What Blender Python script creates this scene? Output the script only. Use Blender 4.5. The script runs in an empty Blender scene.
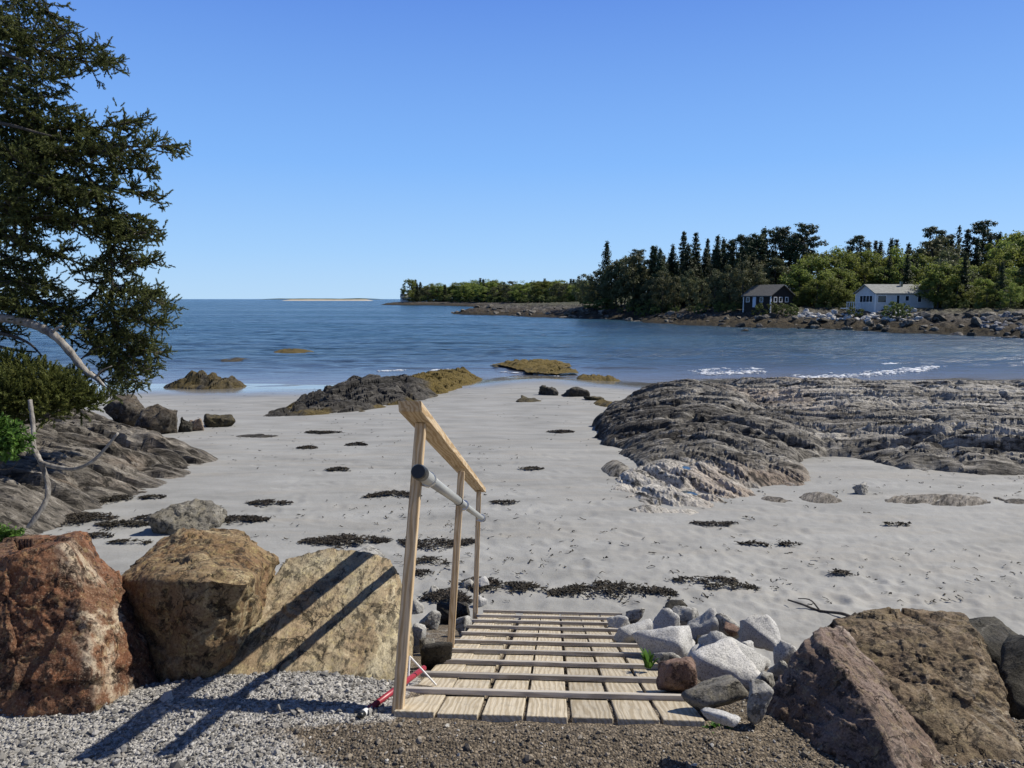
import bpy, bmesh, math
import numpy as np
from mathutils import Vector, Matrix, Euler

sc = bpy.context.scene
COL = sc.collection
rng = np.random.default_rng(11)

# ------------------------------------------------------------------ camera
FPX = 745.0
PITCH = math.atan(85 / FPX)
CAM = np.array([0, 0, 1.6])
Fv = np.array([0, math.cos(PITCH), -math.sin(PITCH)])
Uv = np.array([0, math.sin(PITCH), math.cos(PITCH)])
Rv = np.array([1.0, 0, 0])
cam = bpy.data.cameras.new('camera')
cam.sensor_width = 36
cam.lens = 36 * FPX / 1024
cam.clip_start = 0.05
cam.clip_end = 60000
co = bpy.data.objects.new('camera', cam)
COL.objects.link(co)
co.location = CAM
co.rotation_euler = (math.pi / 2 - PITCH, 0, 0)
sc.camera = co


def ray(u, v):
    return (u - 512) / FPX * Rv + Fv + (384 - v) / FPX * Uv


def at_z(u, v, z):
    d = ray(u, v)
    return CAM + d * ((z - CAM[2]) / d[2])


def at_y(u, v, y):
    d = ray(u, v)
    return CAM + d * (y / d[1])


SEA = -2.8


def sand_line(y):
    return -1.2 - 0.049 * (np.asarray(y) - 6.3)


def at_sand(u, v, lift=0.0):
    d = ray(u, v)
    lo, hi = 1.0, 400.0
    for _ in range(60):
        m = (lo + hi) / 2
        z = 1.6 + d[2] / d[1] * m
        if z > float(sand_line(m)) + lift:
            lo = m
        else:
            hi = m
    return CAM + d / d[1] * lo


# ------------------------------------------------------------------ noise
_g = np.random.default_rng(5)
_PERM = _g.permutation(256)
_PERM = np.concatenate([_PERM, _PERM, _PERM])
_GR = _g.normal(size=(256, 3))
_GR /= np.linalg.norm(_GR, axis=1)[:, None]


def perlin(P):
    P = np.asarray(P, float)
    i = np.floor(P).astype(np.int64)
    f = P - i
    i &= 255
    w = f * f * f * (f * (f * 6 - 15) + 10)
    out = np.zeros(len(P))
    for dx in (0, 1):
        wx = w[:, 0] if dx else 1 - w[:, 0]
        for dy in (0, 1):
            wy = w[:, 1] if dy else 1 - w[:, 1]
            for dz in (0, 1):
                wz = w[:, 2] if dz else 1 - w[:, 2]
                h = _PERM[_PERM[_PERM[(i[:, 0] + dx) & 255] + ((i[:, 1] + dy) & 255)] + ((i[:, 2] + dz) & 255)]
                g = _GR[h]
                d = g[:, 0] * (f[:, 0] - dx) + g[:, 1] * (f[:, 1] - dy) + g[:, 2] * (f[:, 2] - dz)
                out += wx * wy * wz * d
    return out * 1.6


def fbm(P, o=4, lac=2.03, gain=.5):
    P = np.asarray(P, float)
    a, s, t = 1.0, 0.0, 0.0
    for k in range(o):
        s = s + a * perlin(P + 17.3 * k)
        t += a
        P = P * lac
        a *= gain
    return s / t


def ridged(P, o=4, lac=2.03, gain=.55):
    P = np.asarray(P, float)
    a, s, t = 1.0, 0.0, 0.0
    for k in range(o):
        s = s + a * (1 - 2 * np.abs(perlin(P + 9.1 * k)))
        t += a
        P = P * lac
        a *= gain
    return s / t


def smooth(a, b, x):
    t = np.clip((x - a) / (b - a), 0, 1)
    return t * t * (3 - 2 * t)


def P3(x, y, z=0.0, s=1.0):
    x = np.asarray(x, float).ravel()
    y = np.asarray(y, float).ravel()
    return np.stack([x * s, y * s, np.full_like(x, z)], 1)


def sdpoly(x, y, poly):
    """signed distance to a polygon, positive inside"""
    x = np.asarray(x, float)
    y = np.asarray(y, float)
    d = np.full(x.shape, 1e18)
    ins = np.zeros(x.shape, bool)
    n = len(poly)
    for k in range(n):
        ax, ay = poly[k]
        bx, by = poly[(k + 1) % n]
        ex, ey = bx - ax, by - ay
        wx, wy = x - ax, y - ay
        t = np.clip((wx * ex + wy * ey) / (ex * ex + ey * ey), 0, 1)
        d = np.minimum(d, (wx - ex * t) ** 2 + (wy - ey * t) ** 2)
        c = (ay > y) != (by > y)
        with np.errstate(divide='ignore', invalid='ignore'):
            xi = ax + (y - ay) / (by - ay if by != ay else 1e-9) * ex
        ins ^= c & (x < xi)
    d = np.sqrt(d)
    return np.where(ins, d, -d)


# ------------------------------------------------------------------ mesh and object helpers
def make_mesh(name, V, F, mats=None, smooth_=False, attrs=None, midx=None):
    V = np.asarray(V, np.float32)
    F = np.asarray(F, np.int32)
    me = bpy.data.meshes.new(name)
    k = F.shape[1]
    me.vertices.add(len(V))
    me.vertices.foreach_set('co', V.ravel())
    me.loops.add(F.size)
    me.loops.foreach_set('vertex_index', F.ravel())
    me.polygons.add(len(F))
    me.polygons.foreach_set('loop_start', np.arange(0, F.size, k, dtype=np.int32))
    me.polygons.foreach_set('loop_total', np.full(len(F), k, np.int32))
    if mats is not None:
        for m in (mats if isinstance(mats, (list, tuple)) else [mats]):
            me.materials.append(m)
    if midx is not None:
        me.polygons.foreach_set('material_index', np.asarray(midx, np.int32))
    me.polygons.foreach_set('use_smooth', np.full(len(F), bool(smooth_)))
    if attrs:
        for an, av in attrs.items():
            av = np.asarray(av, np.float32)
            if av.ndim == 1:
                a = me.attributes.new(an, 'FLOAT', 'POINT')
                a.data.foreach_set('value', av)
            else:
                a = me.attributes.new(an, 'FLOAT_COLOR', 'POINT')
                if av.shape[1] == 3:
                    av = np.concatenate([av, np.ones((len(av), 1), np.float32)], 1)
                a.data.foreach_set('color', av.ravel())
    me.update(calc_edges=True)
    me.validate()
    return me


def link(name, data, parent=None, loc=None, rot=None, scale=None):
    o = bpy.data.objects.new(name, data)
    COL.objects.link(o)
    if parent is not None:
        o.parent = parent
    if loc is not None:
        o.location = loc
    if rot is not None:
        o.rotation_euler = rot
    if scale is not None:
        o.scale = scale
    return o


def tag(o, label, cat, group=None, kind=None):
    o['label'] = label
    if cat:
        o['category'] = cat
    if group:
        o['group'] = group
    if kind:
        o['kind'] = kind
    return o


def struct(o, label, cat, kind='structure'):
    o['kind'] = kind
    o['label'] = label
    o['category'] = cat
    return o


def localise(V, base):
    return np.asarray(V) - np.asarray(base)[None, :]


def grid_faces(nr, nc):
    a = np.arange(nr * nc).reshape(nr, nc)
    return np.stack([a[:-1, :-1].ravel(), a[:-1, 1:].ravel(), a[1:, 1:].ravel(), a[1:, :-1].ravel()], 1)


def compact(V, F, attrs=None):
    used = np.zeros(len(V), bool)
    used[F.ravel()] = True
    idx = np.cumsum(used) - 1
    out = {k: np.asarray(v)[used] for k, v in (attrs or {}).items()}
    return V[used], idx[F], out


class Geo:
    """collects shapes and links them as one mesh object"""

    def __init__(s):
        s.V, s.F, s.n = [], [], 0

    def add(s, V, F):
        V = np.asarray(V, float)
        for f in F:
            s.F.append([int(i) + s.n for i in f])
        s.V.append(V)
        s.n += len(V)
        return s

    def box(s, a, b):
        a, b = np.minimum(a, b), np.maximum(a, b)
        V = [(x, y, z) for z in (a[2], b[2]) for y in (a[1], b[1]) for x in (a[0], b[0])]
        return s.add(V, [(0, 2, 3, 1), (4, 5, 7, 6), (0, 1, 5, 4), (2, 6, 7, 3), (0, 4, 6, 2), (1, 3, 7, 5)])

    def tube(s, pts, r, n=10, cap=True):
        V, F = tube(pts, r, n, cap)
        return s.add(V, F)

    def build(s, name, mat, parent=None, bevel=0.0, smooth_=False, loc=None, rot=None, seg=2):
        me = bpy.data.meshes.new(name)
        me.from_pydata([tuple(p) for p in np.concatenate(s.V)], [], s.F)
        me.materials.append(mat)
        if bevel:
            bm = bmesh.new()
            bm.from_mesh(me)
            bmesh.ops.bevel(bm, geom=list(bm.edges), offset=bevel, segments=seg, affect='EDGES', profile=.6)
            bm.to_mesh(me)
            bm.free()
        if smooth_:
            for p in me.polygons:
                p.use_smooth = True
        me.update()
        return link(name, me, parent, loc, rot)


def tube(pts, r, n=10, cap=True):
    pts = np.asarray(pts, float)
    m = len(pts)
    r = np.broadcast_to(np.asarray(r, float), (m,))
    T = np.gradient(pts, axis=0)
    T /= np.linalg.norm(T, axis=1)[:, None] + 1e-12
    ref = np.array([0, 0, 1.0]) if abs(T[0][2]) < .9 else np.array([1.0, 0, 0])
    N = np.cross(T[0], ref)
    N /= np.linalg.norm(N)
    V = []
    ang = np.linspace(0, 2 * np.pi, n, endpoint=False)
    for k in range(m):
        N = N - T[k] * N.dot(T[k])
        N /= np.linalg.norm(N) + 1e-12
        B = np.cross(T[k], N)
        V.append(pts[k] + r[k] * (np.cos(ang)[:, None] * N + np.sin(ang)[:, None] * B))
    V = np.concatenate(V)
    F = []
    for k in range(m - 1):
        for j in range(n):
            a, b = k * n + j, k * n + (j + 1) % n
            F.append((a, b, b + n, a + n))
    if cap:
        F.append(tuple(range(n - 1, -1, -1)))
        F.append(tuple((m - 1) * n + j for j in range(n)))
    return V, F


def bezier(pts, n=24):
    """Catmull-Rom through the points"""
    P = np.asarray(pts, float)
    P = np.concatenate([[2 * P[0] - P[1]], P, [2 * P[-1] - P[-2]]])
    out = []
    seg = len(P) - 3
    for q in np.linspace(0, seg - 1e-6, n):
        k = int(q)
        t = q - k
        a, b, c, d = P[k:k + 4]
        out.append(.5 * ((2 * b) + (c - a) * t + (2 * a - 5 * b + 4 * c - d) * t * t + (3 * b - a - 3 * c + d) * t ** 3))
    return np.array(out)


_ICO = {}


def ico(sub):
    if sub not in _ICO:
        bm = bmesh.new()
        bmesh.ops.create_icosphere(bm, subdivisions=sub, radius=1)
        bm.verts.ensure_lookup_table()
        V = np.array([v.co[:] for v in bm.verts])
        V /= np.linalg.norm(V, axis=1)[:, None]
        F = np.array([[v.index for v in f.verts] for f in bm.faces])
        bm.free()
        _ICO[sub] = (V, F)
    return _ICO[sub]


def vnormals(V, F):
    a, b, c = V[F[:, 0]], V[F[:, 1]], V[F[:, 2]]
    fn = np.cross(b - a, c - a)
    N = np.zeros_like(V)
    for k in range(3):
        np.add.at(N, F[:, k], fn)
    return N / (np.linalg.norm(N, axis=1)[:, None] + 1e-12)


def hull_planes(pts):
    bm = bmesh.new()
    for p in pts:
        bm.verts.new(p)
    bmesh.ops.convex_hull(bm, input=bm.verts)
    pl = []
    for f in bm.faces:
        f.normal_update()
        n = np.array(f.normal[:])
        p = np.array(f.verts[0].co[:])
        if f.calc_area() < 1e-8:
            continue
        if any(np.dot(n, q[0]) > .9995 for q in pl):
            continue
        pl.append((n, p))
    bm.free()
    return pl


def facets(V, n, tilt, off, seed, aniso=(1, 1, 1)):
    """broken planes: every patch of the surface gets its own small tilt and step"""
    r_ = np.random.default_rng(seed + 900)
    A = np.array(aniso)
    C_ = V[r_.integers(0, len(V), n)] * A
    W = V * A
    sz = np.ptp(V, axis=0).max()
    W = W + .05 * sz * np.stack([fbm(V * 5 / sz + k * 7, 2) for k in range(3)], 1)
    best = np.full(len(V), 1e9)
    idx = np.zeros(len(V), int)
    for k in range(n):
        d = ((W - C_[k]) ** 2).sum(1)
        m = d < best
        best[m] = d[m]
        idx[m] = k
    T = r_.normal(0, tilt, (n, 3))
    O = r_.normal(0, off, n)
    return (T[idx] * (W - C_[idx])).sum(1) + O[idx]


def rock(pts, sub=5, sharp=40, a1=.03, f1=3.0, a2=.015, f2=9.0, a3=.006, f3=30.0, seed=0, chip=0.0, fac=None, an=(1, 1, 1)):
    """a weathered rock grown from the corner points of a block"""
    pts = np.asarray(pts, float)
    c = pts.mean(0)
    D, F = ico(sub)
    Q = []
    for n, p in hull_planes(pts):
        if n.dot(p - c) < 0:
            n = -n
        Q.append(np.maximum(D @ n / max(n.dot(p - c), 1e-3), 0))
    Q = np.array(Q)
    top = Q.max(0)
    r = 1 / (top * ((Q / top) ** sharp).sum(0) ** (1.0 / sharp))
    V = c + D * r[:, None]
    N = vnormals(V, F)
    Q = V + seed * 13.7
    h = a1 * fbm(Q * f1, 3) + a2 * ridged(Q * f2 * np.array(an), 4) + a3 * fbm(Q * f3, 3)
    for fn_, ft, fo in (fac or ()):
        h = h + facets(V, fn_, ft, fo, seed + fn_)
    if chip:
        st = Q * f1 * 1.6
        q = perlin(st) * 3.0
        h += chip * (np.floor(q) + smooth(.75, 1.0, q - np.floor(q)))
    V = V + N * h[:, None]
    return V, F


# ------------------------------------------------------------------ materials
class NM:
    def __init__(s, name, rough=.8, spec=.3):
        s.m = bpy.data.materials.new(name)
        s.m.use_nodes = True
        s.nt = s.m.node_tree
        s.b = s.nt.nodes['Principled BSDF']
        s.b.inputs['Roughness'].default_value = rough
        s.b.inputs['Specular IOR Level'].default_value = spec
        s._tc = None

    def n(s, t, props=None, **ins):
        nd = s.nt.nodes.new(t)
        for k, v in (props or {}).items():
            setattr(nd, k, v)
        for k, v in ins.items():
            key = int(k[1:]) if k[0] == 'i' and k[1:].isdigit() else k.replace('_', ' ')
            s.put(nd.inputs[key], v)
        return nd

    def put(s, sock, v):
        if isinstance(v, bpy.types.NodeSocket):
            s.nt.links.new(v, sock)
        else:
            if hasattr(sock.default_value, '__len__') and hasattr(v, '__len__') and len(sock.default_value) == 4 and len(v) == 3:
                v = (*v, 1)
            sock.default_value = v

    def coord(s, which='Object'):
        if s._tc is None:
            s._tc = s.nt.nodes.new('ShaderNodeTexCoord')
        return s._tc.outputs[which]

    def pos(s):
        return s.n('ShaderNodeNewGeometry').outputs['Position']

    def map(s, vec, scale=(1, 1, 1), rot=(0, 0, 0), loc=(0, 0, 0)):
        return s.n('ShaderNodeMapping', Vector=vec, Scale=scale, Rotation=rot, Location=loc).outputs[0]

    def noise(s, scale, detail=5, rough=.55, vec=None, dist=0.0, out='Fac'):
        nd = s.n('ShaderNodeTexNoise', Scale=scale, Detail=detail, Roughness=rough, Distortion=dist)
        s.put(nd.inputs['Vector'], vec if vec is not None else s.coord())
        return nd.outputs[out]

    def voro(s, scale, vec=None, feature='F1', out='Distance', rand=1.0):
        nd = s.n('ShaderNodeTexVoronoi', {'feature': feature}, Scale=scale, Randomness=rand)
        s.put(nd.inputs['Vector'], vec if vec is not None else s.coord())
        return nd.outputs[out]

    def ramp(s, fac, stops, interp='LINEAR'):
        nd = s.n('ShaderNodeValToRGB', Fac=fac)
        cr = nd.color_ramp
        cr.interpolation = interp
        while len(cr.elements) < len(stops):
            cr.elements.new(.5)
        for e, (p, c) in zip(cr.elements, stops):
            e.position = p
            if not hasattr(c, '__len__'):
                c = (c, c, c)
            e.color = (*c[:3], 1)
        return nd.outputs['Color']

    def mix(s, fac, a, b, blend='MIX'):
        nd = s.n('ShaderNodeMix', {'data_type': 'RGBA', 'blend_type': blend})
        s.put(nd.inputs[0], fac)
        s.put(nd.inputs[6], a)
        s.put(nd.inputs[7], b)
        return nd.outputs[2]

    def math(s, op, a, b=0.0, c=None):
        nd = s.n('ShaderNodeMath', {'operation': op})
        s.put(nd.inputs[0], a)
        s.put(nd.inputs[1], b)
        if c is not None:
            s.put(nd.inputs[2], c)
        return nd.outputs[0]

    def attr(s, name, out='Fac'):
        return s.n('ShaderNodeAttribute', {'attribute_name': name}).outputs[out]

    def rand(s):
        return s.n('ShaderNodeObjectInfo').outputs['Random']

    def bump(s, h, strength=.5, dist=.01, normal=None):
        nd = s.n('ShaderNodeBump', Strength=strength, Distance=dist, Height=h)
        if normal is not None:
            s.put(nd.inputs['Normal'], normal)
        return nd.outputs[0]

    def hsv(s, col, h=.5, sat=1.0, v=1.0):
        return s.n('ShaderNodeHueSaturation', Hue=h, Saturation=sat, Value=v, Color=col).outputs[0]

    def done(s, col=None, rough=None, normal=None, **kw):
        if col is not None:
            s.put(s.b.inputs['Base Color'], col)
        if rough is not None:
            s.put(s.b.inputs['Roughness'], rough)
        if normal is not None:
            s.put(s.b.inputs['Normal'], normal)
        for k, v in kw.items():
            s.put(s.b.inputs[k.replace('_', ' ')], v)
        return s.m


def plain(name, col, rough=.7, spec=.3, var=.15, scale=8.0, metal=0.0):
    m = NM(name, rough, spec)
    f = m.noise(scale, 4)
    lo = tuple(c * (1 - var) for c in col)
    hi = tuple(min(1, c * (1 + var)) for c in col)
    return m.done(m.ramp(f, [(.3, lo), (.7, hi)]), Metallic=metal)


def mat_sand():
    m = NM('pale_sand', .9, .4)
    p = m.pos()
    wet = m.attr('wet')
    fine = m.noise(90, 3, .7, p)
    mid = m.noise(1.6, 6, .6, m.map(p, (.45, 1, 1)), .3)
    streak = m.noise(1.0, 7, .62, m.map(p, (.35, 2.4, 1), (0, 0, .12)), dist=.6)
    c = m.ramp(mid, [(.28, (.165, .167, .161)), (.5, (.238, .241, .235)), (.72, (.302, .305, .297))])
    c = m.mix(m.ramp(streak, [(.5, 0), (.66, .75)]), c, (.26, .25, .228))
    spk = m.ramp(m.noise(30, 3, .6, p), [(.61, 0), (.68, .6)])
    c = m.mix(spk, c, (.2, .185, .16))
    c = m.mix(m.ramp(fine, [(.35, .22), (.6, 0)]), c, (.2, .19, .17))
    c = m.mix(m.ramp(m.attr('churn'), [(.0, 0), (1.0, .30)]), c, (.33, .32, .295))
    c = m.mix(wet, c, (.17, .165, .155))
    dry = m.math('SUBTRACT', 1.0, wet)
    b = m.bump(m.noise(26, 5, .65, p), m.math('MULTIPLY', dry, .35), .02)
    b = m.bump(fine, m.math('MULTIPLY', dry, .3), .004, b)
    r = m.ramp(wet, [(0, .92), (.4, .4), (.85, .07)])
    return m.done(c, r, b)


def mat_gravel():
    m = NM('crushed_gravel', .92, .2)
    p = m.pos()
    cell = m.voro(95, p, out='Color')
    g = m.n('ShaderNodeSeparateColor', Color=cell).outputs[0]
    grey = m.ramp(g, [(0, (.16, .155, .145)), (.5, (.3, .29, .27)), (1, (.46, .445, .42))])
    dirt = m.ramp(g, [(0, (.055, .045, .034)), (.55, (.12, .097, .07)), (1, (.24, .2, .15))])
    edge = m.math('ADD', m.attr('dirt'), m.math('MULTIPLY', m.math('SUBTRACT', m.noise(7, 6, .7, p), .5), .9))
    c = m.mix(m.ramp(edge, [(.4, 0), (.6, 1)]), grey, dirt)
    d = m.voro(95, p)
    b = m.bump(d, .8, -.012)
    b = m.bump(m.noise(60, 5, .7, p), .5, .01, b)
    return m.done(c, normal=b)


def mat_pebble():
    m = NM('loose_pebbles', .85, .25)
    c = m.attr('Col', 'Color')
    c = m.mix(m.ramp(m.noise(220, 3), [(.35, .35), (.65, 0)]), c, (.08, .075, .065))
    return m.done(c)


def mat_boulder(name, cols, stain, vein, lich=0.0, scale=1.0, streak=(1, 1, 1), rot=(0, 0, 0), vein_w=.06, stain_amt=.8, lo=.40, hi=.62, face=False):
    """weathered stone: three body tones, iron stain, pale veins, lichen"""
    m = NM(name, .82, .25)
    p = m.coord()
    q = m.map(p, streak, rot)
    n1 = m.noise(3.2 * scale, 8, .62, q, .35)
    c = m.ramp(n1, [(.28, cols[0]), (.5, cols[1]), (.72, cols[2])])
    n2 = m.noise(2.1 * scale, 7, .65, m.map(q, (1, 1, 1), (0, 0, 0), (7, 3, 1)), .5)
    c = m.mix(m.math('MULTIPLY', m.ramp(n2, [(lo, 0), (hi, 1)]), stain_amt), c, stain)
    n3 = m.noise(1.7 * scale, 9, .6, m.map(q, (1, 1, 1), (.4, .2, 0), (1, 9, 4)), .9)
    dv = m.math('ABSOLUTE', m.math('SUBTRACT', n3, .5))
    patch = m.ramp(m.noise(1.3 * scale, 3, .5, m.map(p, loc=(4, 4, 8))), [(.46, 0), (.62, 1)])
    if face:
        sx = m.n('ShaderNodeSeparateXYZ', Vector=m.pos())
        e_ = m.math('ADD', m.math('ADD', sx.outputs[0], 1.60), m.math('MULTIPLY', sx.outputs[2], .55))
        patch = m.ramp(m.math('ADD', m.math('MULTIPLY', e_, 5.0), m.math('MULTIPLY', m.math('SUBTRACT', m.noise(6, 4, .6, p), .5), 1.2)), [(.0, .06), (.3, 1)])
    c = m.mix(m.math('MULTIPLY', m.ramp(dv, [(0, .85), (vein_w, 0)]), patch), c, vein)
    if lich:
        l = m.noise(14 * scale, 6, .75, m.map(p, loc=(2, 5, 3)))
        c = m.mix(m.ramp(l, [(.52, 0), (.66, lich)]), c, (.42, .35, .16))
    dk = m.noise(11 * scale, 8, .72, q, .3)
    c = m.mix(m.ramp(dk, [(.42, .85), (.475, 0)]), c, tuple(k * .3 for k in cols[0]))
    fl = m.noise(75 * scale, 4, .7, q)
    c = m.mix(m.ramp(fl, [(.34, .65), (.48, 0), (.7, 0)]), c, tuple(k * .4 for k in cols[0]))
    c = m.mix(m.ramp(fl, [(.56, 0), (.68, .42)]), c, vein)
    wv = m.n('ShaderNodeVectorMath', {'operation': 'ADD'}, i0=p, i1=m.n('ShaderNodeVectorMath', {'operation': 'SCALE'}, i0=m.noise(4 * scale, 5, .65, p, out='Color'), Scale=.35 / scale).outputs[0]).outputs[0]
    ce = m.voro(2.6 * scale, wv, 'DISTANCE_TO_EDGE')
    cm_ = m.ramp(m.noise(1.9 * scale, 3, .5, m.map(p, loc=(9, 2, 5))), [(.45, 0), (.6, 1)])
    ck = m.math('MULTIPLY', m.ramp(ce, [(0, 1), (.022, 0)]), cm_)
    c = m.mix(m.math('MULTIPLY', ck, .8), c, tuple(k * .25 for k in cols[0]))
    b = m.bump(ck, .9, -.03 / scale)
    b = m.bump(m.noise(9 * scale, 9, .7, q), .75, .05 / scale, b)
    b = m.bump(m.noise(48 * scale, 6, .7, q), .65, .012 / scale, b)
    return m.done(c, normal=b)


def mat_granite():
    m = NM('quarried_granite', .8, .3)
    p = m.coord()
    r = m.rand()
    base = m.ramp(r, [(0, (.34, .34, .33)), (.5, (.44, .44, .43)), (1, (.54, .535, .52))])
    n = m.noise(6, 7, .65, p, .3)
    c = m.mix(m.ramp(n, [(.35, .5), (.6, 0)]), base, (.19, .185, .175))
    s = m.noise(150, 2, .6, p)
    c = m.mix(m.ramp(s, [(.36, .6), (.46, 0)]), c, (.07, .07, .07))
    c = m.mix(m.ramp(s, [(.55, 0), (.68, .5)]), c, (.62, .61, .59))
    b = m.bump(m.noise(16, 8, .7, p), .6, .03)
    b = m.bump(s, .25, .004, b)
    return m.done(c, normal=b)


def mat_ledge(name, dark, mid, light, weed=None):
    m = NM(name, .85, .25)
    p = m.pos()
    t = m.attr('tone')
    c = m.ramp(t, [(0, dark), (.5, mid), (1, light)])
    rust = m.attr('rust')
    c = m.mix(rust, c, (.36, .27, .2))
    bed = m.attr('bed', 'Vector')
    sm = m.noise(1.0, 9, .7, m.map(bed, (9, 1.5, 5)), .4)
    sf = m.noise(1.0, 6, .7, m.map(bed, (34, 7, 14)), .3)
    c = m.mix(m.ramp(sm, [(.40, .92), (.49, 0)]), c, tuple(k * .35 for k in dark))
    c = m.mix(m.ramp(sm, [(.52, 0), (.66, .55)]), c, tuple(min(1, k * 1.15) for k in light))
    c = m.mix(m.ramp(sf, [(.36, .75), (.47, 0)]), c, tuple(k * .4 for k in dark))
    if weed is not None:
        w = m.attr('weed')
        wc = m.ramp(m.noise(13, 5, .7, p), [(.3, tuple(k * .4 for k in weed)), (.5, weed), (.72, tuple(k * 1.8 for k in weed))])
        c = m.mix(w, c, wc)
    b = m.bump(sm, .95, .11)
    b = m.bump(sf, .8, .03, b)
    b = m.bump(m.noise(60, 4, .7, p), .3, .01, b)
    return m.done(c, normal=b)


def mat_wood(name, base, dark, grain_scale=1.0, rough=.75, rings=True, speck=0.0):
    m = NM(name, rough, .25)
    p = m.coord()
    r = m.rand()
    off = m.n('ShaderNodeCombineXYZ', X=m.math('MULTIPLY', r, 9.0), Y=m.math('MULTIPLY', r, 31.0), Z=m.math('MULTIPLY', r, 5.0)).outputs[0]
    v = m.n('ShaderNodeVectorMath', {'operation': 'ADD'}, i0=p, i1=off).outputs[0]
    q = m.map(v, (1, .13, 1))
    w = m.n('ShaderNodeTexWave', {'wave_type': 'RINGS' if rings else 'BANDS', 'rings_direction': 'Y', 'bands_direction': 'X'},
            Vector=q, Scale=11 * grain_scale, Distortion=14.0, Detail=3.0, Detail_Scale=.8, Detail_Roughness=.6).outputs['Fac']
    fib = m.noise(60 * grain_scale, 5, .7, m.map(v, (2.5, .06, 2.5)))
    c = m.ramp(w, [(.25, base), (.62, tuple(a * .55 + b * .45 for a, b in zip(base, dark))), (.9, dark)])
    c = m.mix(m.ramp(fib, [(.35, .45), (.6, 0)]), c, tuple(k * .6 for k in dark))
    c = m.hsv(c, v=m.math('ADD', .84, m.math('MULTIPLY', r, .3)))
    if speck:
        c = m.mix(m.ramp(m.noise(9, 6, .7, p), [(.52, 0), (.7, speck)]), c, (.2, .19, .17))
    return m.done(c, normal=m.bump(m.math('ADD', fib, m.math('MULTIPLY', w, .5)), .35, .004))


def mat_leaf(name, c0, c1, c2, trans=.25, rand_v=.35, rough=.6):
    m = NM(name, rough, .25)
    a = m.attr('shade')
    r = m.rand()
    c = m.ramp(a, [(0, c0), (.5, c1), (1, c2)])
    c = m.hsv(c, h=m.math('ADD', .485, m.math('MULTIPLY', r, .03)), v=m.math('ADD', 1 - rand_v / 2, m.math('MULTIPLY', r, rand_v)))
    m.done(c)
    tr = m.n('ShaderNodeBsdfTranslucent', Color=c)
    mx = m.n('ShaderNodeMixShader', i0=trans, i1=m.b.outputs[0], i2=tr.outputs[0])
    m.nt.links.new(mx.outputs[0], m.nt.nodes['Material Output'].inputs['Surface'])
    return m.m


def mat_bark(name, c0, c1, scale=20):
    m = NM(name, .9, .15)
    p = m.coord()
    n = m.noise(scale, 7, .7, m.map(p, (1.6, 1.6, .5)))
    return m.done(m.ramp(n, [(.35, c0), (.65, c1)]), normal=m.bump(n, .8, .02))


def mat_water():
    m = NM('sea_water', .06, .5)
    p = m.pos()
    gust = m.noise(.022, 5, .6, m.map(p, (.35, 1, 1), (0, 0, .1)))
    shoal = m.attr('shoal')
    deep = m.ramp(gust, [(.35, (.008, .036, .08)), (.65, (.017, .066, .1))])
    c = m.mix(shoal, deep, (.12, .118, .135))
    w1 = m.noise(1.5, 6, .62, m.map(p, (.4, 1.0, 1), (0, 0, .12)), .3)
    w2 = m.noise(.28, 5, .6, m.map(p, (.3, 1.0, 1), (0, 0, .06)), .2)
    w3 = m.noise(6.0, 3, .6, m.map(p, (.5, 1, 1), (0, 0, .2)))
    w4 = m.noise(.05, 6, .6, m.map(p, (.25, 1.0, 1), (0, 0, .04)), .2)
    amp = m.attr('chop')
    b = m.bump(w4, m.math('MULTIPLY', amp, 1.0), 6.0)
    b = m.bump(w2, m.math('MULTIPLY', amp, 1.0), 2.2, b)
    b = m.bump(w1, m.math('MULTIPLY', amp, 1.0), .55, b)
    b = m.bump(w3, m.math('MULTIPLY', amp, .7), .03, b)
    return m.done(c, m.ramp(gust, [(.35, .16), (.65, .28)]), b, IOR=1.333)


M = {}
M['sand'] = mat_sand()
M['gravel'] = mat_gravel()
M['pebble'] = mat_pebble()
M['rust'] = mat_boulder('rust_red_stone', [(.05, .022, .013), (.15, .062, .030), (.26, .12, .06)], (.17, .11, .07), (.50, .42, .31), .3, 1.7, vein_w=.05, stain_amt=.5, face=True)
M['ochre'] = mat_boulder('ochre_brown_stone', [(.085, .058, .033), (.2, .142, .078), (.32, .24, .14)], (.16, .078, .034), (.4, .33, .2), .55, 1.5, vein_w=.03, stain_amt=.6)
M['slab'] = mat_boulder('tan_slab_stone', [(.16, .135, .088), (.28, .242, .16), (.41, .365, .26)], (.22, .125, .06), (.48, .42, .29), .5, 1.9, (1, .35, 1), (0, 0, .5), vein_w=.04, stain_amt=.5)
M['umber'] = mat_boulder('dark_umber_stone', [(.04, .027, .018), (.12, .082, .052), (.27, .2, .13)], (.19, .15, .085), (.36, .3, .22), .25, 1.7, (1, 1, 1.6), (.3, .2, 0), vein_w=.03, stain_amt=.5)
M['lilac'] = mat_boulder('lilac_brown_stone', [(.09, .064, .052), (.17, .125, .105), (.27, .21, .18)], (.13, .08, .045), (.4, .34, .28), .3, 1.8, vein_w=.03, stain_amt=.55)
M['granite'] = mat_granite()
M['black_and_shade_rock'] = mat_boulder('wet_black_and_shaded_stone', [(.018, .017, .016), (.04, .037, .033), (.085, .078, .068)], (.05, .045, .03), (.14, .13, .11), 0, 1.5, vein_w=.02)  # black stone; on the boulders by the umber one it stands in for shade
M['greyrock'] = mat_boulder('grey_brown_beach_stone', [(.085, .08, .072), (.18, .17, .15), (.31, .295, .26)], (.15, .135, .105), (.38, .36, .31), .2, 1.5, vein_w=.03)
M['brownrock'] = mat_boulder('dark_brown_ledge_stone', [(.03, .026, .021), (.075, .064, .05), (.15, .13, .105)], (.06, .045, .03), (.22, .2, .17), .1, 1.2, vein_w=.02)
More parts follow.
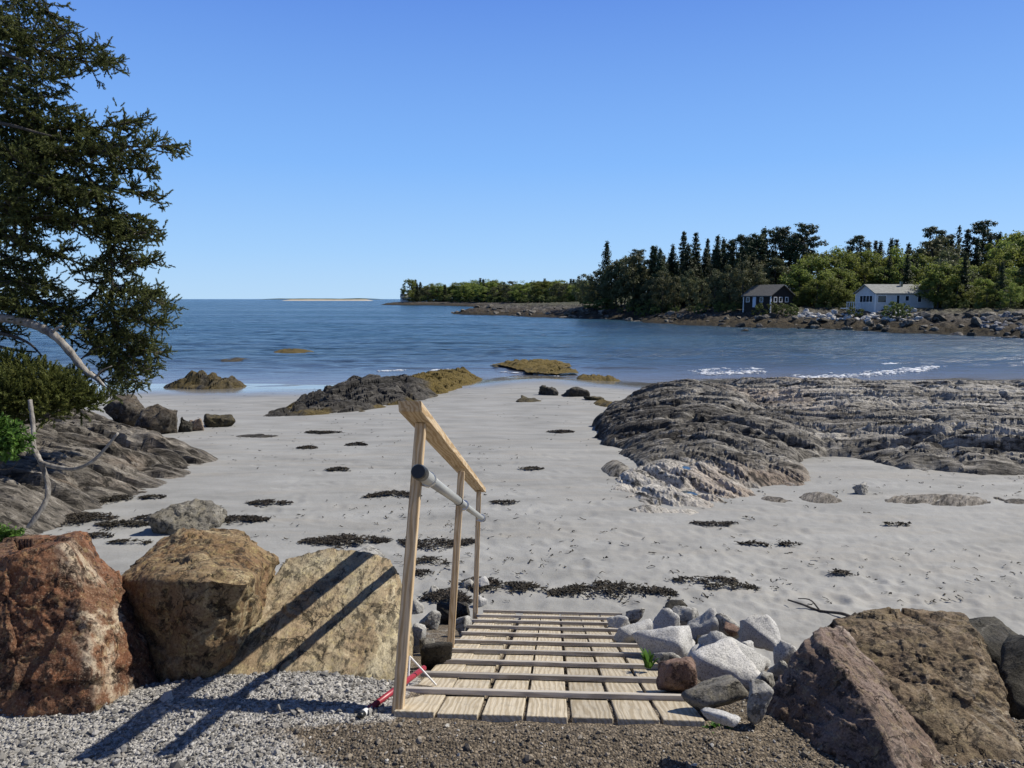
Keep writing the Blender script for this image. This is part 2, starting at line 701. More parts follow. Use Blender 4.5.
M['palerock'] = mat_boulder('pale_grey_stone', [(.22, .215, .2), (.34, .335, .315), (.46, .45, .425)], (.24, .22, .18), (.55, .54, .5), 0, 1.5, vein_w=.03, stain_amt=.4)
M['redrock'] = mat_boulder('red_brown_stone', [(.12, .07, .055), (.22, .14, .11), (.32, .23, .19)], (.16, .11, .08), (.42, .36, .3), 0, 2.2, vein_w=.03)
M['pinkrock'] = mat_boulder('pink_banded_stone', [(.22, .16, .12), (.33, .26, .2), (.42, .355, .285)], (.2, .13, .085), (.5, .45, .38), .2, 1.2, (.5, 2, 1.5), vein_w=.03)
M['mossrock'] = mat_boulder('olive_weedy_stone', [(.03, .025, .012), (.075, .06, .026), (.14, .115, .05)], (.05, .045, .035), (.16, .15, .12), 0, 1.4, vein_w=.02)
M['farrock'] = mat_boulder('shore_stone', [(.05, .044, .037), (.11, .098, .082), (.2, .182, .155)], (.09, .07, .045), (.3, .28, .24), 0, .4)
M['farpale'] = mat_boulder('pale_seawall_stone', [(.3, .3, .29), (.46, .455, .44), (.62, .615, .6)], (.35, .33, .3), (.66, .65, .63), 0, .4, stain_amt=.4)
M['fargrey'] = mat_boulder('blue_grey_seawall_stone', [(.1, .102, .11), (.17, .174, .187), (.28, .285, .3)], (.15, .15, .155), (.4, .4, .41), 0, .4, stain_amt=.4)
M['ledge'] = mat_ledge('foliated_ledge_stone', (.05, .045, .039), (.21, .195, .168), (.53, .50, .445))
M['ledge2'] = mat_ledge('pale_foliated_ledge_stone', (.06, .053, .044), (.20, .18, .153), (.46, .425, .37))
M['weedledge'] = mat_ledge('weed_covered_ledge_stone', (.02, .019, .017), (.05, .046, .041), (.13, .122, .108), (.10, .072, .018))
M['pine'] = mat_wood('fresh_pine', (.62, .49, .325), (.42, .29, .155), 1.6)
M['plank'] = mat_wood('weathered_pine_plank', (.47, .415, .32), (.34, .285, .2), 1.35, speck=.75)
M['cleat'] = mat_wood('grey_weathered_lath', (.46, .43, .385), (.3, .27, .235), 1.6, rings=False)
M['pvc'] = plain('grey_conduit', (.33, .345, .34), .38, .5, .06, 12)
M['blackplastic'] = plain('black_plastic', (.012, .013, .013), .4, .5)
M['steel'] = plain('galvanised_steel', (.55, .56, .56), .32, .5, .1, 20, 1.0)
M['redpaint'] = plain('red_painted_tube', (.27, .02, .035), .4, .5, .15, 14)
M['whitepaint'] = plain('white_painted_metal', (.72, .72, .7), .5, .4, .05)
M['weed'] = mat_leaf('dried_wrack', (.008, .007, .006), (.018, .015, .011), (.05, .04, .026), .0, .3, .75)
M['needle'] = mat_leaf('spruce_needles', (.034, .038, .014), (.088, .104, .03), (.185, .19, .062), .3, .1)
M['needle2'] = mat_leaf('juniper_needles', (.045, .06, .016), (.10, .125, .03), (.18, .20, .055), .3, .15)
M['herb'] = mat_leaf('fresh_green_leaves', (.04, .09, .014), (.08, .17, .026), (.16, .26, .06), .35, .2)
M['farneedle'] = mat_leaf('far_spruce_foliage', (.016, .025, .012), (.034, .049, .021), (.064, .082, .034), .2, .5)
M['farpineleaf'] = mat_leaf('far_pine_foliage', (.017, .027, .012), (.036, .054, .021), (.066, .09, .035), .2, .3)
M['farleaf'] = mat_leaf('far_spring_leaves', (.10, .13, .03), (.19, .225, .052), (.28, .31, .09), .5, .5)
M['farolive'] = mat_leaf('far_olive_leaves', (.07, .08, .036), (.12, .128, .058), (.17, .172, .082), .3, .35)
M['farbush'] = mat_leaf('far_bush_leaves', (.07, .09, .025), (.13, .16, .045), (.19, .22, .075), .3, .4)
M['bark'] = mat_bark('spruce_bark', (.035, .03, .026), (.11, .1, .088))
M['deadwood'] = mat_bark('bleached_dead_wood', (.10, .09, .08), (.36, .34, .305), 9)
M['farbark'] = mat_bark('far_bark', (.05, .043, .036), (.12, .108, .092), 4)

# ------------------------------------------------------------------ ground: gravel terrace
SLOPE = 0.34


def gravel_z(x, y):
    x = np.asarray(x, float)
    y = np.asarray(y, float)
    z = -SLOPE * np.maximum(y - 2.72, 0)
    z = z + 7.0 * smooth(-3.0, -16.0, y)  # unseen bank behind the camera, added to block low sky fill
    # heaped against the boulders
    z = z + .10 * np.exp(-(((x + .95) / .55) ** 2 + ((y - 3.05) / .26) ** 2))
    z = z + .05 * np.exp(-(((x + 1.7) / .6) ** 2 + ((y - 2.9) / .2) ** 2))
    z = z - 1.1 * np.maximum(y - 3.45, 0) * np.clip(smooth(1.45, 1.75, x) + smooth(-.75, -1.0, x), 0, 1)
    z = z - .05 * smooth(1.1, 1.6, x)
    z = z + .030 * np.exp(-((y - 2.53) / .13) ** 2) * smooth(.9, .6, np.abs(x - .13))
    sh = x.shape
    z = z + (.016 * fbm(P3(x, y, .3, 2.2), 3) + .008 * fbm(P3(x, y, 3.3, 11), 3)).reshape(sh)
    return z


ys = np.concatenate([np.linspace(-40, 1.6, 30), np.linspace(1.7, 4.2, 170), np.linspace(4.3, 8.0, 40)])
xs = np.concatenate([np.linspace(-40, -4, 24), np.linspace(-3.8, 3.8, 420), np.linspace(4, 40, 24)])
X, Y = np.meshgrid(xs, ys)
Z = gravel_z(X, Y)


def dirt_amount(x, y):
    u = 512 + FPX * x / np.maximum(y * math.cos(PITCH) + 1.6 * math.sin(PITCH), .3)
    return np.clip(smooth(-1.05, -.35, x + (y - 2.45) * 1.4) * (1 - .18 * smooth(.75, 1.4, x)) * (1 - smooth(2.56, 2.72, y) * smooth(-.36, -.5, x)) + smooth(3.3, 3.7, y) * .6, 0, 1)


me = make_mesh('ground', np.stack([X.ravel(), Y.ravel(), Z.ravel()], 1), grid_faces(len(ys), len(xs)), M['gravel'], True,
               {'dirt': dirt_amount(X, Y).ravel()})
struct(link('ground', me), 'grey crushed gravel and brown dirt terrace at the top of the ramp, with an added bank out of view', 'ground')

# loose pebbles on the terrace
NP = 44000
px = rng.uniform(-3.0, 3.0, NP * 2)
py = 2.15 + (3.7 - 2.15) * rng.random(NP * 2) ** 1.25
dirtp = dirt_amount(px, py)
keep = rng.random(NP * 2) < (.95 - .25 * dirtp)
under = (px > -.50) & (px < .76) & (py > 2.62 - .08 * px)
keep &= ~under
px, py, dirtp = px[keep][:NP], py[keep][:NP], dirtp[keep][:NP]
n = len(px)
iv, if_ = ico(1)
size = np.exp(rng.normal(-5.36, .42, n)) * (1 - .28 * dirtp)
size *= np.where(rng.random(n) < .012, 2.4, 1.0)
S = size[:, None] * rng.uniform(.6, 1.35, (n, 3)) * np.array([1, 1, .72])
th = rng.uniform(0, 6.28, n)
ti = rng.normal(0, .45, n)
base = iv[None] * (1 + .24 * rng.normal(size=(n, len(iv)))[:, :, None]) * S[:, None, :]
c, s_ = np.cos(ti)[:, None], np.sin(ti)[:, None]
by = base[:, :, 1] * c - base[:, :, 2] * s_
bz = base[:, :, 1] * s_ + base[:, :, 2] * c
c, s_ = np.cos(th)[:, None], np.sin(th)[:, None]
bx = base[:, :, 0] * c - by * s_
by2 = base[:, :, 0] * s_ + by * c
gz = gravel_z(px, py)
V = np.stack([bx + px[:, None], by2 + py[:, None], bz + (gz + size * .35)[:, None]], 2).reshape(-1, 3)
F = (if_[None] + (np.arange(n) * len(iv))[:, None, None]).reshape(-1, 3)
tone = rng.random(n)
g = np.stack([.125 + .30 * tone ** 1.2] * 3, 1) * np.array([1.0, .975, .925])
d = np.stack([.075 + .22 * tone ** 1.6] * 3, 1) * np.array([1.0, .84, .63])
mixd = np.clip(dirtp + rng.normal(0, .22, n), 0, 1)[:, None]
pc = g * (1 - mixd) + d * mixd
wh = rng.random(n) < .05
pc[wh] = np.array([.5, .48, .44]) * rng.uniform(.75, 1.1, (wh.sum(), 1))
me = make_mesh('gravel', V, F, M['pebble'], False, {'Col': np.repeat(pc, len(iv), 0)})
struct(link('gravel', me), 'loose grey and brown gravel stones scattered over the terrace', 'gravel', 'stuff')

# ------------------------------------------------------------------ beach
def shore_shift(x):
    """how far seaward (m) the water's edge lies at x"""
    return 4.5 * np.exp(-((x - 1.5) / 4.5) ** 2) + 2.2 * smooth(5, 14, x) - .3 * np.sin(x * .35)


def sand_z(x, y):
    x = np.asarray(x, float)
    y = np.asarray(y, float)
    sh = x.shape
    z = sand_line(y)
    z = z + .05 * shore_shift(x) * smooth(18, 36, y)
    near = np.exp(-np.maximum(y - 6, 0) / 9.0)
    z = z + (.05 * fbm(P3(x, y, 2.0, .22), 3)).reshape(sh) * smooth(5, 9, y)
    return z


def churn(x, y):
    a = fbm(P3(x, y, 8.0, .35), 3).reshape(np.shape(x))
    return np.clip(np.exp(-np.maximum(y - 7.0, 0) / 5.0) * (.45 + .55 * smooth(0, 3, x)) + .25 * a, 0, 1)


rows = 4.2 * (75 / 4.2) ** np.linspace(0, 1, 520)
cols = np.concatenate([np.linspace(-3.2, -.86, 40)[:-1], np.linspace(-.86, .86, 560), np.linspace(.86, 3.2, 40)[1:]])
Yg, Tg = np.meshgrid(rows, cols, indexing='ij')
Xg = Yg * Tg
Z = sand_z(Xg, Yg)
ch = churn(Xg, Yg)
lump = (ridged(P3(Xg, Yg, 1.0, 2.6), 3) * .5 + fbm(P3(Xg, Yg, 5.0, 7.0), 3)).reshape(Xg.shape)
Z += lump * (.004 + .022 * ch ** 1.5) * np.clip(14 / Yg, .25, 1)
fp = np.random.default_rng(19)
near_ = rows < 17
for _ in range(520):
    fy = 6.6 + 9.5 * fp.random() ** 1.6
    fx = fp.uniform(-.35, .8) * fy + fp.normal(0, .3)
    fa = fp.normal(.1, .7)
    i0, i1 = np.searchsorted(rows, [fy - .3, fy + .3])
    ys_, xs_ = Yg[i0:i1] - fy, Xg[i0:i1] - fx
    m_ = np.abs(xs_) < .4
    if not m_.any():
        continue
    p_ = xs_ * math.cos(fa) + ys_ * math.sin(fa)
    q_ = -xs_ * math.sin(fa) + ys_ * math.cos(fa)
    e_ = (p_ / .065) ** 2 + (q_ / .14) ** 2
    Z[i0:i1] += np.where(m_, -.011 * np.exp(-e_) + .004 * np.exp(-((np.sqrt(e_) - 1.7) / .5) ** 2), 0)
wet = smooth(.55, .12, Z - SEA + .05 * fbm(P3(Xg, Yg, 7.0, .3), 3).reshape(Xg.shape))
me = make_mesh('beach', np.stack([Xg.ravel(), Yg.ravel(), Z.ravel()], 1), grid_faces(len(rows), len(cols))[:, ::-1], M['sand'], True,
               {'wet': wet.ravel(), 'churn': ch.ravel()})
me.flip_normals()
struct(link('beach', me), 'pale grey sand beach sloping down to the cove, wet at the edge', 'beach')

# ------------------------------------------------------------------ sea
rows = np.concatenate([30 * (260 / 30) ** np.linspace(0, 1, 520)[:-1], 260 * (40000 / 260) ** np.linspace(0, 1, 90)])
cols = np.concatenate([np.linspace(-4, -.95, 30)[:-1], np.linspace(-.95, .95, 420), np.linspace(.95, 4, 30)[1:]])
Yg, Tg = np.meshgrid(rows, cols, indexing='ij')
Xg = Yg * Tg
sw = 39 + shore_shift(Xg)
off = np.maximum(Yg - sw, 0)
ampl = smooth(0, 12, off) * np.clip(1.4 - Yg / 260, 0, 1)
Z = SEA + ampl * (.06 * perlin(np.stack([Xg.ravel() * .16, Yg.ravel() * .5, np.zeros(Xg.size)], 1)).reshape(Xg.shape)
                  + .085 * perlin(np.stack([Xg.ravel() * .22 + 9, Yg.ravel() * .62 + .25 * Xg.ravel(), np.zeros(Xg.size)], 1)).reshape(Xg.shape)
                  + .04 * perlin(np.stack([Xg.ravel() * .6 + 3, Yg.ravel() * 1.5, np.full(Xg.size, 5.0)], 1)).reshape(Xg.shape))
swell = np.sin(off * 1.75 + 1.6 * fbm(P3(Xg, Yg, 1.0, .07), 3).reshape(Xg.shape) * 3)
Z += .07 * np.clip(swell, -.3, 1) ** 2 * smooth(1.5, 6, off) * smooth(45, 18, off) * np.clip(.6 + fbm(P3(Xg * .5, Yg, 3.0, .16), 3).reshape(Xg.shape) * 1.6, 0, 1.4)
shoal = np.exp(-off / 6.0) * .7 + np.exp(-off / 22.0) * .3 + .04
chop = smooth(0, 22, off) * .75 + .12
me = make_mesh('sea', np.stack([Xg.ravel(), Yg.ravel(), Z.ravel()], 1), grid_faces(len(rows), len(cols))[:, ::-1], mat_water(), True,
               {'shoal': shoal.ravel(), 'chop': chop.ravel()})
me.flip_normals()
struct(link('sea', me), 'blue wind ruffled sea of the cove reaching the horizon', 'sea')

# breaking wave foam
fm = NM('sea_foam', .9, .2)
M['foam'] = fm.done(fm.ramp(fm.noise(9, 4), [(.3, (.6, .63, .66)), (.6, (.82, .83, .84))]))
VV, FF = [], []
nb = 0
blobs_v, blobs_f = ico(1)
for line, w, dens in [([(690, 371.5), (720, 369.5), (745, 370), (757, 369)], .28, 70), ([(700, 374), (735, 373), (762, 371.5)], .5, 90),
                      ([(800, 378), (840, 376.5), (880, 373.5), (912, 370), (914, 370)], .55, 230), ([(918, 369.5), (930, 367.5), (944, 365.5)], .3, 60),
                      ([(884, 364.5), (898, 364)], .25, 24), ([(978, 387), (1000, 386.5), (1024, 386), (1060, 385)], .35, 80),
                      ([(380, 371.5), (402, 370.5)], .14, 18), ([(432, 370.5), (452, 370)], .2, 30), ([(286, 389.5), (300, 389)], .1, 12), ([(500, 372), (560, 377)], .08, 20)]:
    cp = bezier([at_z(u, v, SEA) for u, v in line], 60)
    for _ in range(dens * 2):
        k = rng.uniform(0, 59)
        p = cp[int(k)] * (1 - k % 1) + cp[min(59, int(k) + 1)] * (k % 1)
        p = p + np.array([rng.normal(0, .12), rng.normal(0, w), .03])
        sz = np.array([rng.uniform(.04, .24), rng.uniform(.02, .06), rng.uniform(.008, .03)])
        VV.append(blobs_v * sz * (1 + .2 * rng.normal(size=(len(blobs_v), 1))) + p)
        FF.append(blobs_f + nb)
        nb += len(blobs_v)
me = make_mesh('wave_foam', np.concatenate(VV), np.concatenate(FF), M['foam'], True)
struct(link('wave_foam', me), 'white foam of small waves breaking along the shallows', 'foam', 'stuff')

# ------------------------------------------------------------------ rock ledges on the beach
def cells(px_, py_, seed):
    """jittered cells: hash of the nearest cell, offset from its middle, distance to its border"""
    sh = px_.shape
    x, y = px_.ravel(), py_.ravel()
    ix, iy = np.floor(x), np.floor(y)
    f1 = np.full(x.size, 1e9)
    f2 = np.full(x.size, 1e9)
    hx = np.zeros(x.size)
    dx_ = np.zeros(x.size)
    dy_ = np.zeros(x.size)

    def hsh(a, b, k):
        return np.abs(np.modf(np.sin(a * 127.1 + b * 311.7 + k * 74.7 + seed * 3.3) * 43758.5453)[0])
    for ox in (-1, 0, 1):
        for oy in (-1, 0, 1):
            cx, cy = ix + ox, iy + oy
            qx = cx + .1 + .8 * hsh(cx, cy, 1)
            qy = cy + .1 + .8 * hsh(cx, cy, 2)
            d = np.hypot(x - qx, y - qy)
            m = d < f1
            f2 = np.where(m, f1, np.minimum(f2, d))
            hx = np.where(m, hsh(cx, cy, 3), hx)
            dx_ = np.where(m, x - qx, dx_)
            dy_ = np.where(m, y - qy, dy_)
            f1 = np.where(m, d, f1)
    return hx.reshape(sh), dx_.reshape(sh), dy_.reshape(sh), (f2 - f1).reshape(sh)


def strata(x, y, ang, seed, dip=1.0):
    """tilted thin beds: returns height and the tone of each bed"""
    c, s = math.cos(ang), math.sin(ang)
    a = x * c + y * s              # across the beds
    b = -x * s + y * c             # along the beds
    sh = np.shape(x)

    def N(fx, fy, z, o=3):
        return fbm(np.stack([a.ravel() * fx, b.ravel() * fy, np.full(a.size, z + seed)], 1), o).reshape(sh)
    wob = N(.25, .12, 0) * .8 + N(1.0, .4, 4) * .22
    h = 0
    tone = 0
    for per, am, wgt, k in ((1.35, .05, .4, 0), (.43, .022, .25, 1), (.16, .014, .25, 2)):
        t = (a + wob * (1.0 if k == 0 else .7)) / per + N(.25, .1, 9 + k) * .8
        i = np.floor(t)
        f = t - i
        saw = np.where(f < .8, f / .8, (1 - f) / .2)
        strength = np.clip(.65 + 1.1 * N(.5, .22, 20 + k), 0, 1.5)
        h = h + am * (saw - .5) * strength
        hsh = np.modf(np.sin(i * 12.9898 + k * 78.2 + seed) * 43758.5453)[0]
        tone = tone + wgt * (np.abs(hsh) - .5) * 1.1
    # broken plates, long along the beds
    wa = a + wob * .8 + N(3, 1.2, 71) * .12
    wb = b + N(1.5, 1.0, 75) * .25
    for fa, fb, am, ti, ck, wt, k in ((.36, .13, .20, .02, .10, .15, 3), (.8, .22, .10, .03, .10, .25, 0), (2.6, .6, .045, .012, .05, .35, 1), (9, 2.2, .016, .010, .016, .4, 2)):
        hc, dx_, dy_, e = cells(wa * fa, wb * fb, seed + k)
        h = h + am * (hc - .5) + ti * dx_ * (.4 + hc) - ck * smooth(.16, .0, e)
        tone = tone + wt * (np.modf(hc * 57.3)[0] - .5) * .9 - .12 * smooth(.13, .0, e)
    # cross joints
    jt = ridged(np.stack([a.ravel() * .5, b.ravel() * .55, np.full(a.size, seed + 40.0)], 1), 2).reshape(sh)
    h = h - .13 * smooth(.80, .97, jt)
    h = h + .06 * N(.5, .22, 60, 4)
    crk = 0
    for per, dep, wd, k in ((.62, .13, .085, 0), (.24, .055, .12, 1)):
        t = (a + wob * .8) / per + N(.3, .12, 33 + k) * .7
        f = np.abs(t - np.round(t))
        ms = smooth(-.12, .25, N(.8, .3, 50 + k))
        cr_ = smooth(wd, .0, f) * ms
        h = h - dep * cr_
        crk = np.maximum(crk, cr_)
    tone = tone - .55 * crk
    return h, tone, a + wob * .5, b


def ledge(name, poly, step, hfun, ang, mat, label, cat, rustf=None, weedf=None, tonef=None, rough=1.0, group=None, pools=(), ang2=None):
    P = np.array(poly)
    x0, y0 = P.min(0) - .4
    x1, y1 = P.max(0) + .4
    xs = np.arange(x0, x1, step)
    ys = np.arange(y0, y1, step * 1.25)
    Xg, Yg = np.meshgrid(xs, ys)
    sd = sdpoly(Xg, Yg, poly)
    sd = sd + (1.5 if name == 'weed_bank' else .6 if name == 'rock_outcrop' else .35) * fbm(P3(Xg, Yg, 3.0, .9), 4).reshape(Xg.shape) * np.clip(P.ptp(0).min() / 5, .25, 1)
    hs, tone, ba, bb = strata(Xg, Yg, ang, len(name) * 1.7 + x0)
    if ang2 is not None:
        h2, t2, a2_, b2_ = strata(Xg, Yg, ang2[0], len(name) * 1.3 + y0)
        mk_ = ang2[1](Xg, Yg)
        hs, tone = hs * (1 - mk_) + h2 * mk_, tone * (1 - mk_) + t2 * mk_
        ba, bb = np.where(mk_ > .5, a2_, ba), np.where(mk_ > .5, b2_, bb)
    base = hfun(Xg, Yg, sd)
    fade = smooth(-.1, .7, sd)
    Zr = base + hs * rough * (.25 + .75 * fade)
    g = sand_line(Yg) + .05 * shore_shift(Xg) * smooth(18, 36, Yg)
    Zg = g + Zr
    for (qx, qy, rx, ry, box) in pools:
        e = np.hypot((Xg - qx) / rx, (Yg - qy) / ry) + .4 * fbm(P3(Xg, Yg, 2, 3.0), 3).reshape(Xg.shape)
        z0 = float(np.median(Zg[e < 1.5]))
        k_ = smooth(2.3, 1.2, e)
        Zg = Zg * (1 - k_) + (z0 - .035 * smooth(1.15, .8, e)) * k_
        box.append((qx, qy, z0 - .02))
    keepv = (sd > -.3)
    Fc = grid_faces(len(ys), len(xs))
    k = keepv.ravel()[Fc].any(1)
    tn = np.clip(.42 + .55 * tone + .35 * fbm(P3(Xg, Yg, 6.0, .5), 4).reshape(Xg.shape) + (tonef(Xg, Yg, sd) if tonef else 0), 0, 1)
    at = {'bed': np.stack([ba.ravel(), bb.ravel(), Zr.ravel()], 1), 'tone': tn.ravel(), 'rust': (np.clip(rustf(Xg, Yg, sd), 0, 1) if rustf else np.zeros_like(tn)).ravel(),
          'weed': (np.clip(weedf(Xg, Yg, sd), 0, 1) if weedf else np.zeros_like(tn)).ravel()}
    V = np.stack([Xg.ravel(), Yg.ravel(), Zg.ravel()], 1)
    V, Fc, at = compact(V, Fc[k], at)
    b = np.array([P[:, 0].mean(), P[:, 1].mean(), float(sand_line(P[:, 1].mean()))])
    me = make_mesh(name, localise(V, b), Fc, mat, False, at)
    o = link(name, me, None, tuple(b))
    tag(o, label, cat, group)
    return o


def bumps(x, y, lst):
    z = 0
    for bx, by, rx, ry, h in lst:
        z = z + h * np.exp(-((x - bx) / rx) ** 2 - ((y - by) / ry) ** 2)
    return z


# the large outcrop right of the middle
poly_r = [(2.1, 17.4), (2.5, 15.0), (2.2, 13.3), (1.75, 11.6), (1.85, 10.4), (2.5, 10.1), (3.3, 10.9), (4.0, 11.9), (5.0, 12.6), (5.6, 14.3), (6.5, 15.2), (7.2, 14.2),
          (7.9, 13.2), (9.0, 12.9), (11.5, 12.6), (15, 14), (20, 20), (20.5, 27.5), (14, 29.5), (9, 30.0), (5.2, 28.6), (3.3, 24), (2.3, 20)]


def h_r(x, y, sd):
    dome = .30 * (1 - np.exp(-np.maximum(sd + .08, -.1) / .18)) + .70 * (1 - np.exp(-np.maximum(sd, -.1) / 1.7))
    H = .72 + .34 * smooth(14, 24, y) - .40 * smooth(14.5, 10.5, y)
    H = H + bumps(x, y, [(5.2, 25.5, 2.2, 2.5, .36), (8.5, 26.5, 2.0, 2.0, -.1), (12.0, 25, 5, 3, -.25), (9.2, 17, 2.2, 2, .05), (4.4, 17.5, 1.8, 3, .12), (7.2, 22, 1.0, 5, -.22), (14, 20, 3, 3, .15)])
    return H * dome - .03


POOLS = []
for (u, v, w_, h_, lf) in ((689, 471, 20, 6, .38), (687, 445, 10, 5, .6)):
    q = at_sand(u, v, lf)
    POOLS.append((q[0], q[1], w_ / 2 * q[1] / FPX * .85, h_ / 2 * q[1] / FPX / .25, []))
o_big = ledge('rock_outcrop', poly_r, .042, h_r, .3, M['ledge'], 'large low grey foliated rock outcrop on the sand at the water side', 'rock',
              rustf=lambda x, y, sd: .6 * smooth(13.6, 12.2, y) * smooth(2.4, 3.4, x) * smooth(6.5, 5.2, x) * smooth(-.2, .3, fbm(P3(x, y, 2, .9), 3).reshape(x.shape) + .25)
              + .6 * np.exp(-((x - 7.7) / .7) ** 2 - ((y - 22) / 3.2) ** 2) + .6 * np.exp(-((x - 10.6) / 1.0) ** 2 - ((y - 28) / 1.2) ** 2),
              tonef=lambda x, y, sd: .10 + .8 * smooth(14.2, 12.2, y) * smooth(4.4, 3.0, x) - .36 * smooth(6.5, 3.0, x) * smooth(13.5, 16, y) - .12 * smooth(22, 27, y) + .2 * smooth(7, 9.5, x) + .3 * np.exp(-((x - 7.7) / .7) ** 2 - ((y - 22) / 3.2) ** 2), pools=POOLS, ang2=(-1.88, lambda x, y: smooth(12.6, 15.0, y + .4 * (x - 3))), rough=1.25)

# the ledge below the spruce on the left
poly_l = [(-6.0, 14.9), (-5.75, 13.0), (-5.75, 11.7), (-6.0, 10.7), (-5.9, 9.9), (-6.0, 8.9), (-7.0, 7.8), (-16, 6.6), (-20, 12), (-18, 20), (-12, 21), (-9.6, 18.8), (-7.6, 17.0)]


def h_l(x, y, sd):
    H = 1.5 * (1 - np.exp(-np.maximum(sd + .05, -.1) / 3.0)) + .05 * np.maximum(-x - 8, 0)
    return H - .03


ledge('rock_ledge', poly_l, .042, h_l, -1.45, M['ledge2'], 'pale cracked rock ledge sloping up to the spruce tree', 'rock',
      rustf=lambda x, y, sd: .3 * smooth(.1, .5, fbm(P3(x, y, 5, 1.1), 4)  .reshape(x.shape)), rough=1.5, tonef=lambda x, y, sd: -.12 + 0 * x)

# weedy outcrop in the middle
poly_m = [(-7.9, 22.4), (-6.2, 22.9), (-4.9, 24.0), (-3.7, 26.8), (-3.1, 29.3), (-2.3, 34), (-1.5, 40), (-2.4, 43), (-4.6, 41), (-6.2, 34), (-7.8, 27)]


def h_m(x, y, sd):
    d = 1 - np.exp(-np.maximum(sd + .05, -.1) / .7)
    H = .62 + bumps(x, y, [(-5.9, 29.5, .7, 1.6, .28), (-4.4, 29, .5, 1.2, .2), (-6.6, 25.5, 1.0, 1.4, .12), (-3.4, 37, 1.2, 2.5, .18)])
    return H * d - .03


def weed_m(x, y, sd):
    return smooth(30.0, 31.5, y + 1.3 * (x + 4) + 3 * fbm(P3(x, y, 2, .8), 3).reshape(x.shape)) + .8 * smooth(.55, .2, sd) * smooth(.0, .3, fbm(P3(x, y, 9, 1.0), 3).reshape(x.shape) + .1)


ledge('seaweed_outcrop', poly_m, .06, h_m, -.75, M['weedledge'], 'long dark rock ridge with olive seaweed on its seaward end, mid beach', 'rock', weedf=weed_m, rough=2.2)


def small_ledge(u0, u1, v, depth, h, mat, label, weed=1.0, step=.06, name='weedy_rock', sea=False, dy=0.0, rough=.8, group=None):
    a = at_z(u0, v, SEA) if sea else at_sand(u0, v)
    b = at_z(u1, v, SEA) if sea else at_sand(u1, v)
    y = a[1]
    cx, hw = (a[0] + b[0]) / 2, (b[0] - a[0]) / 2
    k = 11
    poly = []
    r_ = np.random.default_rng(int(u0 * 7 + v))
    for i in range(k):
        t = 2 * math.pi * i / k
        q = r_.uniform(.82, 1.05)
        poly.append((cx + hw * math.cos(t) * q, y + depth / 2 + depth / 2 * math.sin(t) * q))

    def hf(x, yy, sd):
        d = 1 - np.exp(-np.maximum(sd + .03, -.05) / (.35 * min(hw, depth / 2) + .05))
        return h * d * (.75 + .5 * fbm(P3(x, yy, u0, 1.3), 3).reshape(x.shape)) - .02 + ((SEA - sand_line(yy)) if sea else 0)
    return ledge(name, poly, step, hf, -.6, mat, label, 'rock', weedf=lambda x, yy, sd: np.full_like(x, weed) * smooth(-.35, .1, fbm(P3(x, yy, 3, 1.2), 3).reshape(x.shape) + weed - .5), rough=rough, group=group)


small_ledge(148, 234, 389.5, 3.4, 1.3, M['weedledge'], 'tall weed covered rock at the edge of the water beside the spruce', .55, rough=2.6)
small_ledge(214, 246, 361.5, 2.5, .22, M['weedledge'], 'small dark rock awash nearer the shore, left of the other awash rock', .3, .1, sea=True, rough=.5)
small_ledge(264, 309, 353.5, 4.0, .42, M['weedledge'], 'flat weedy rock awash out in the water', .8, .1, sea=True, rough=.5)
small_ledge(494, 570, 371, 6.0, .24, M['weedledge'], 'low yellow brown weed patch awash at the end of the beach', 1.0, .08, name='weed_bank', rough=1.2, sea=True)
small_ledge(524, 576, 376, 3.4, .2, M['weedledge'], 'thin olive weed bank just landward of the awash weed patch', 1.0, .08, name='weed_bank', rough=1.2, sea=True)
small_ledge(577, 624, 383.5, 2.4, .34, M['weedledge'], 'olive weed mound off the tip of the large outcrop', 1.0, .06, name='weed_bank', rough=1.0)
small_ledge(222, 284, 438.5, .8, .16, M['weedledge'], 'low ragged dark weedy rock on the left sand', .1, .035)
small_ledge(594, 622, 409, 2.2, .3, M['weedledge'], 'small mossy rock beside the left tip of the large outcrop', .8, .05)
small_ledge(600, 640, 424, 2.0, .3, M['weedledge'], 'olive stained rock apron under the dark end of the large outcrop', .7, .05)
small_ledge(894, 1050, 508, 1.0, .17, M['ledge2'], 'long low pinkish rock slab half buried in the sand on the right', 0, .03, name='rock_slab', rough=.45)
small_ledge(766, 802, 503, .5, .12, M['ledge2'], 'short rounded pinkish slab at the foot of the outcrop', 0, .025, name='rock_slab', rough=.35)
small_ledge(806, 850, 503, .7, .13, M['ledge2'], 'broken tan slab in the sand beside the pointed stone', 0, .025, name='rock_slab', rough=.6)
small_ledge(606, 640, 478, 1.6, .2, M['ledge'], 'dark flat slab edge sticking out left of the outcrop', 0, .03, name='rock_slab', rough=.5)


# tide pools in the hollows of the outcrop
pm = NM('pool_water', .03, .5)
M['pool'] = pm.done((.02, .04, .06), None, pm.bump(pm.noise(3, 2), .03, .02), IOR=1.333)


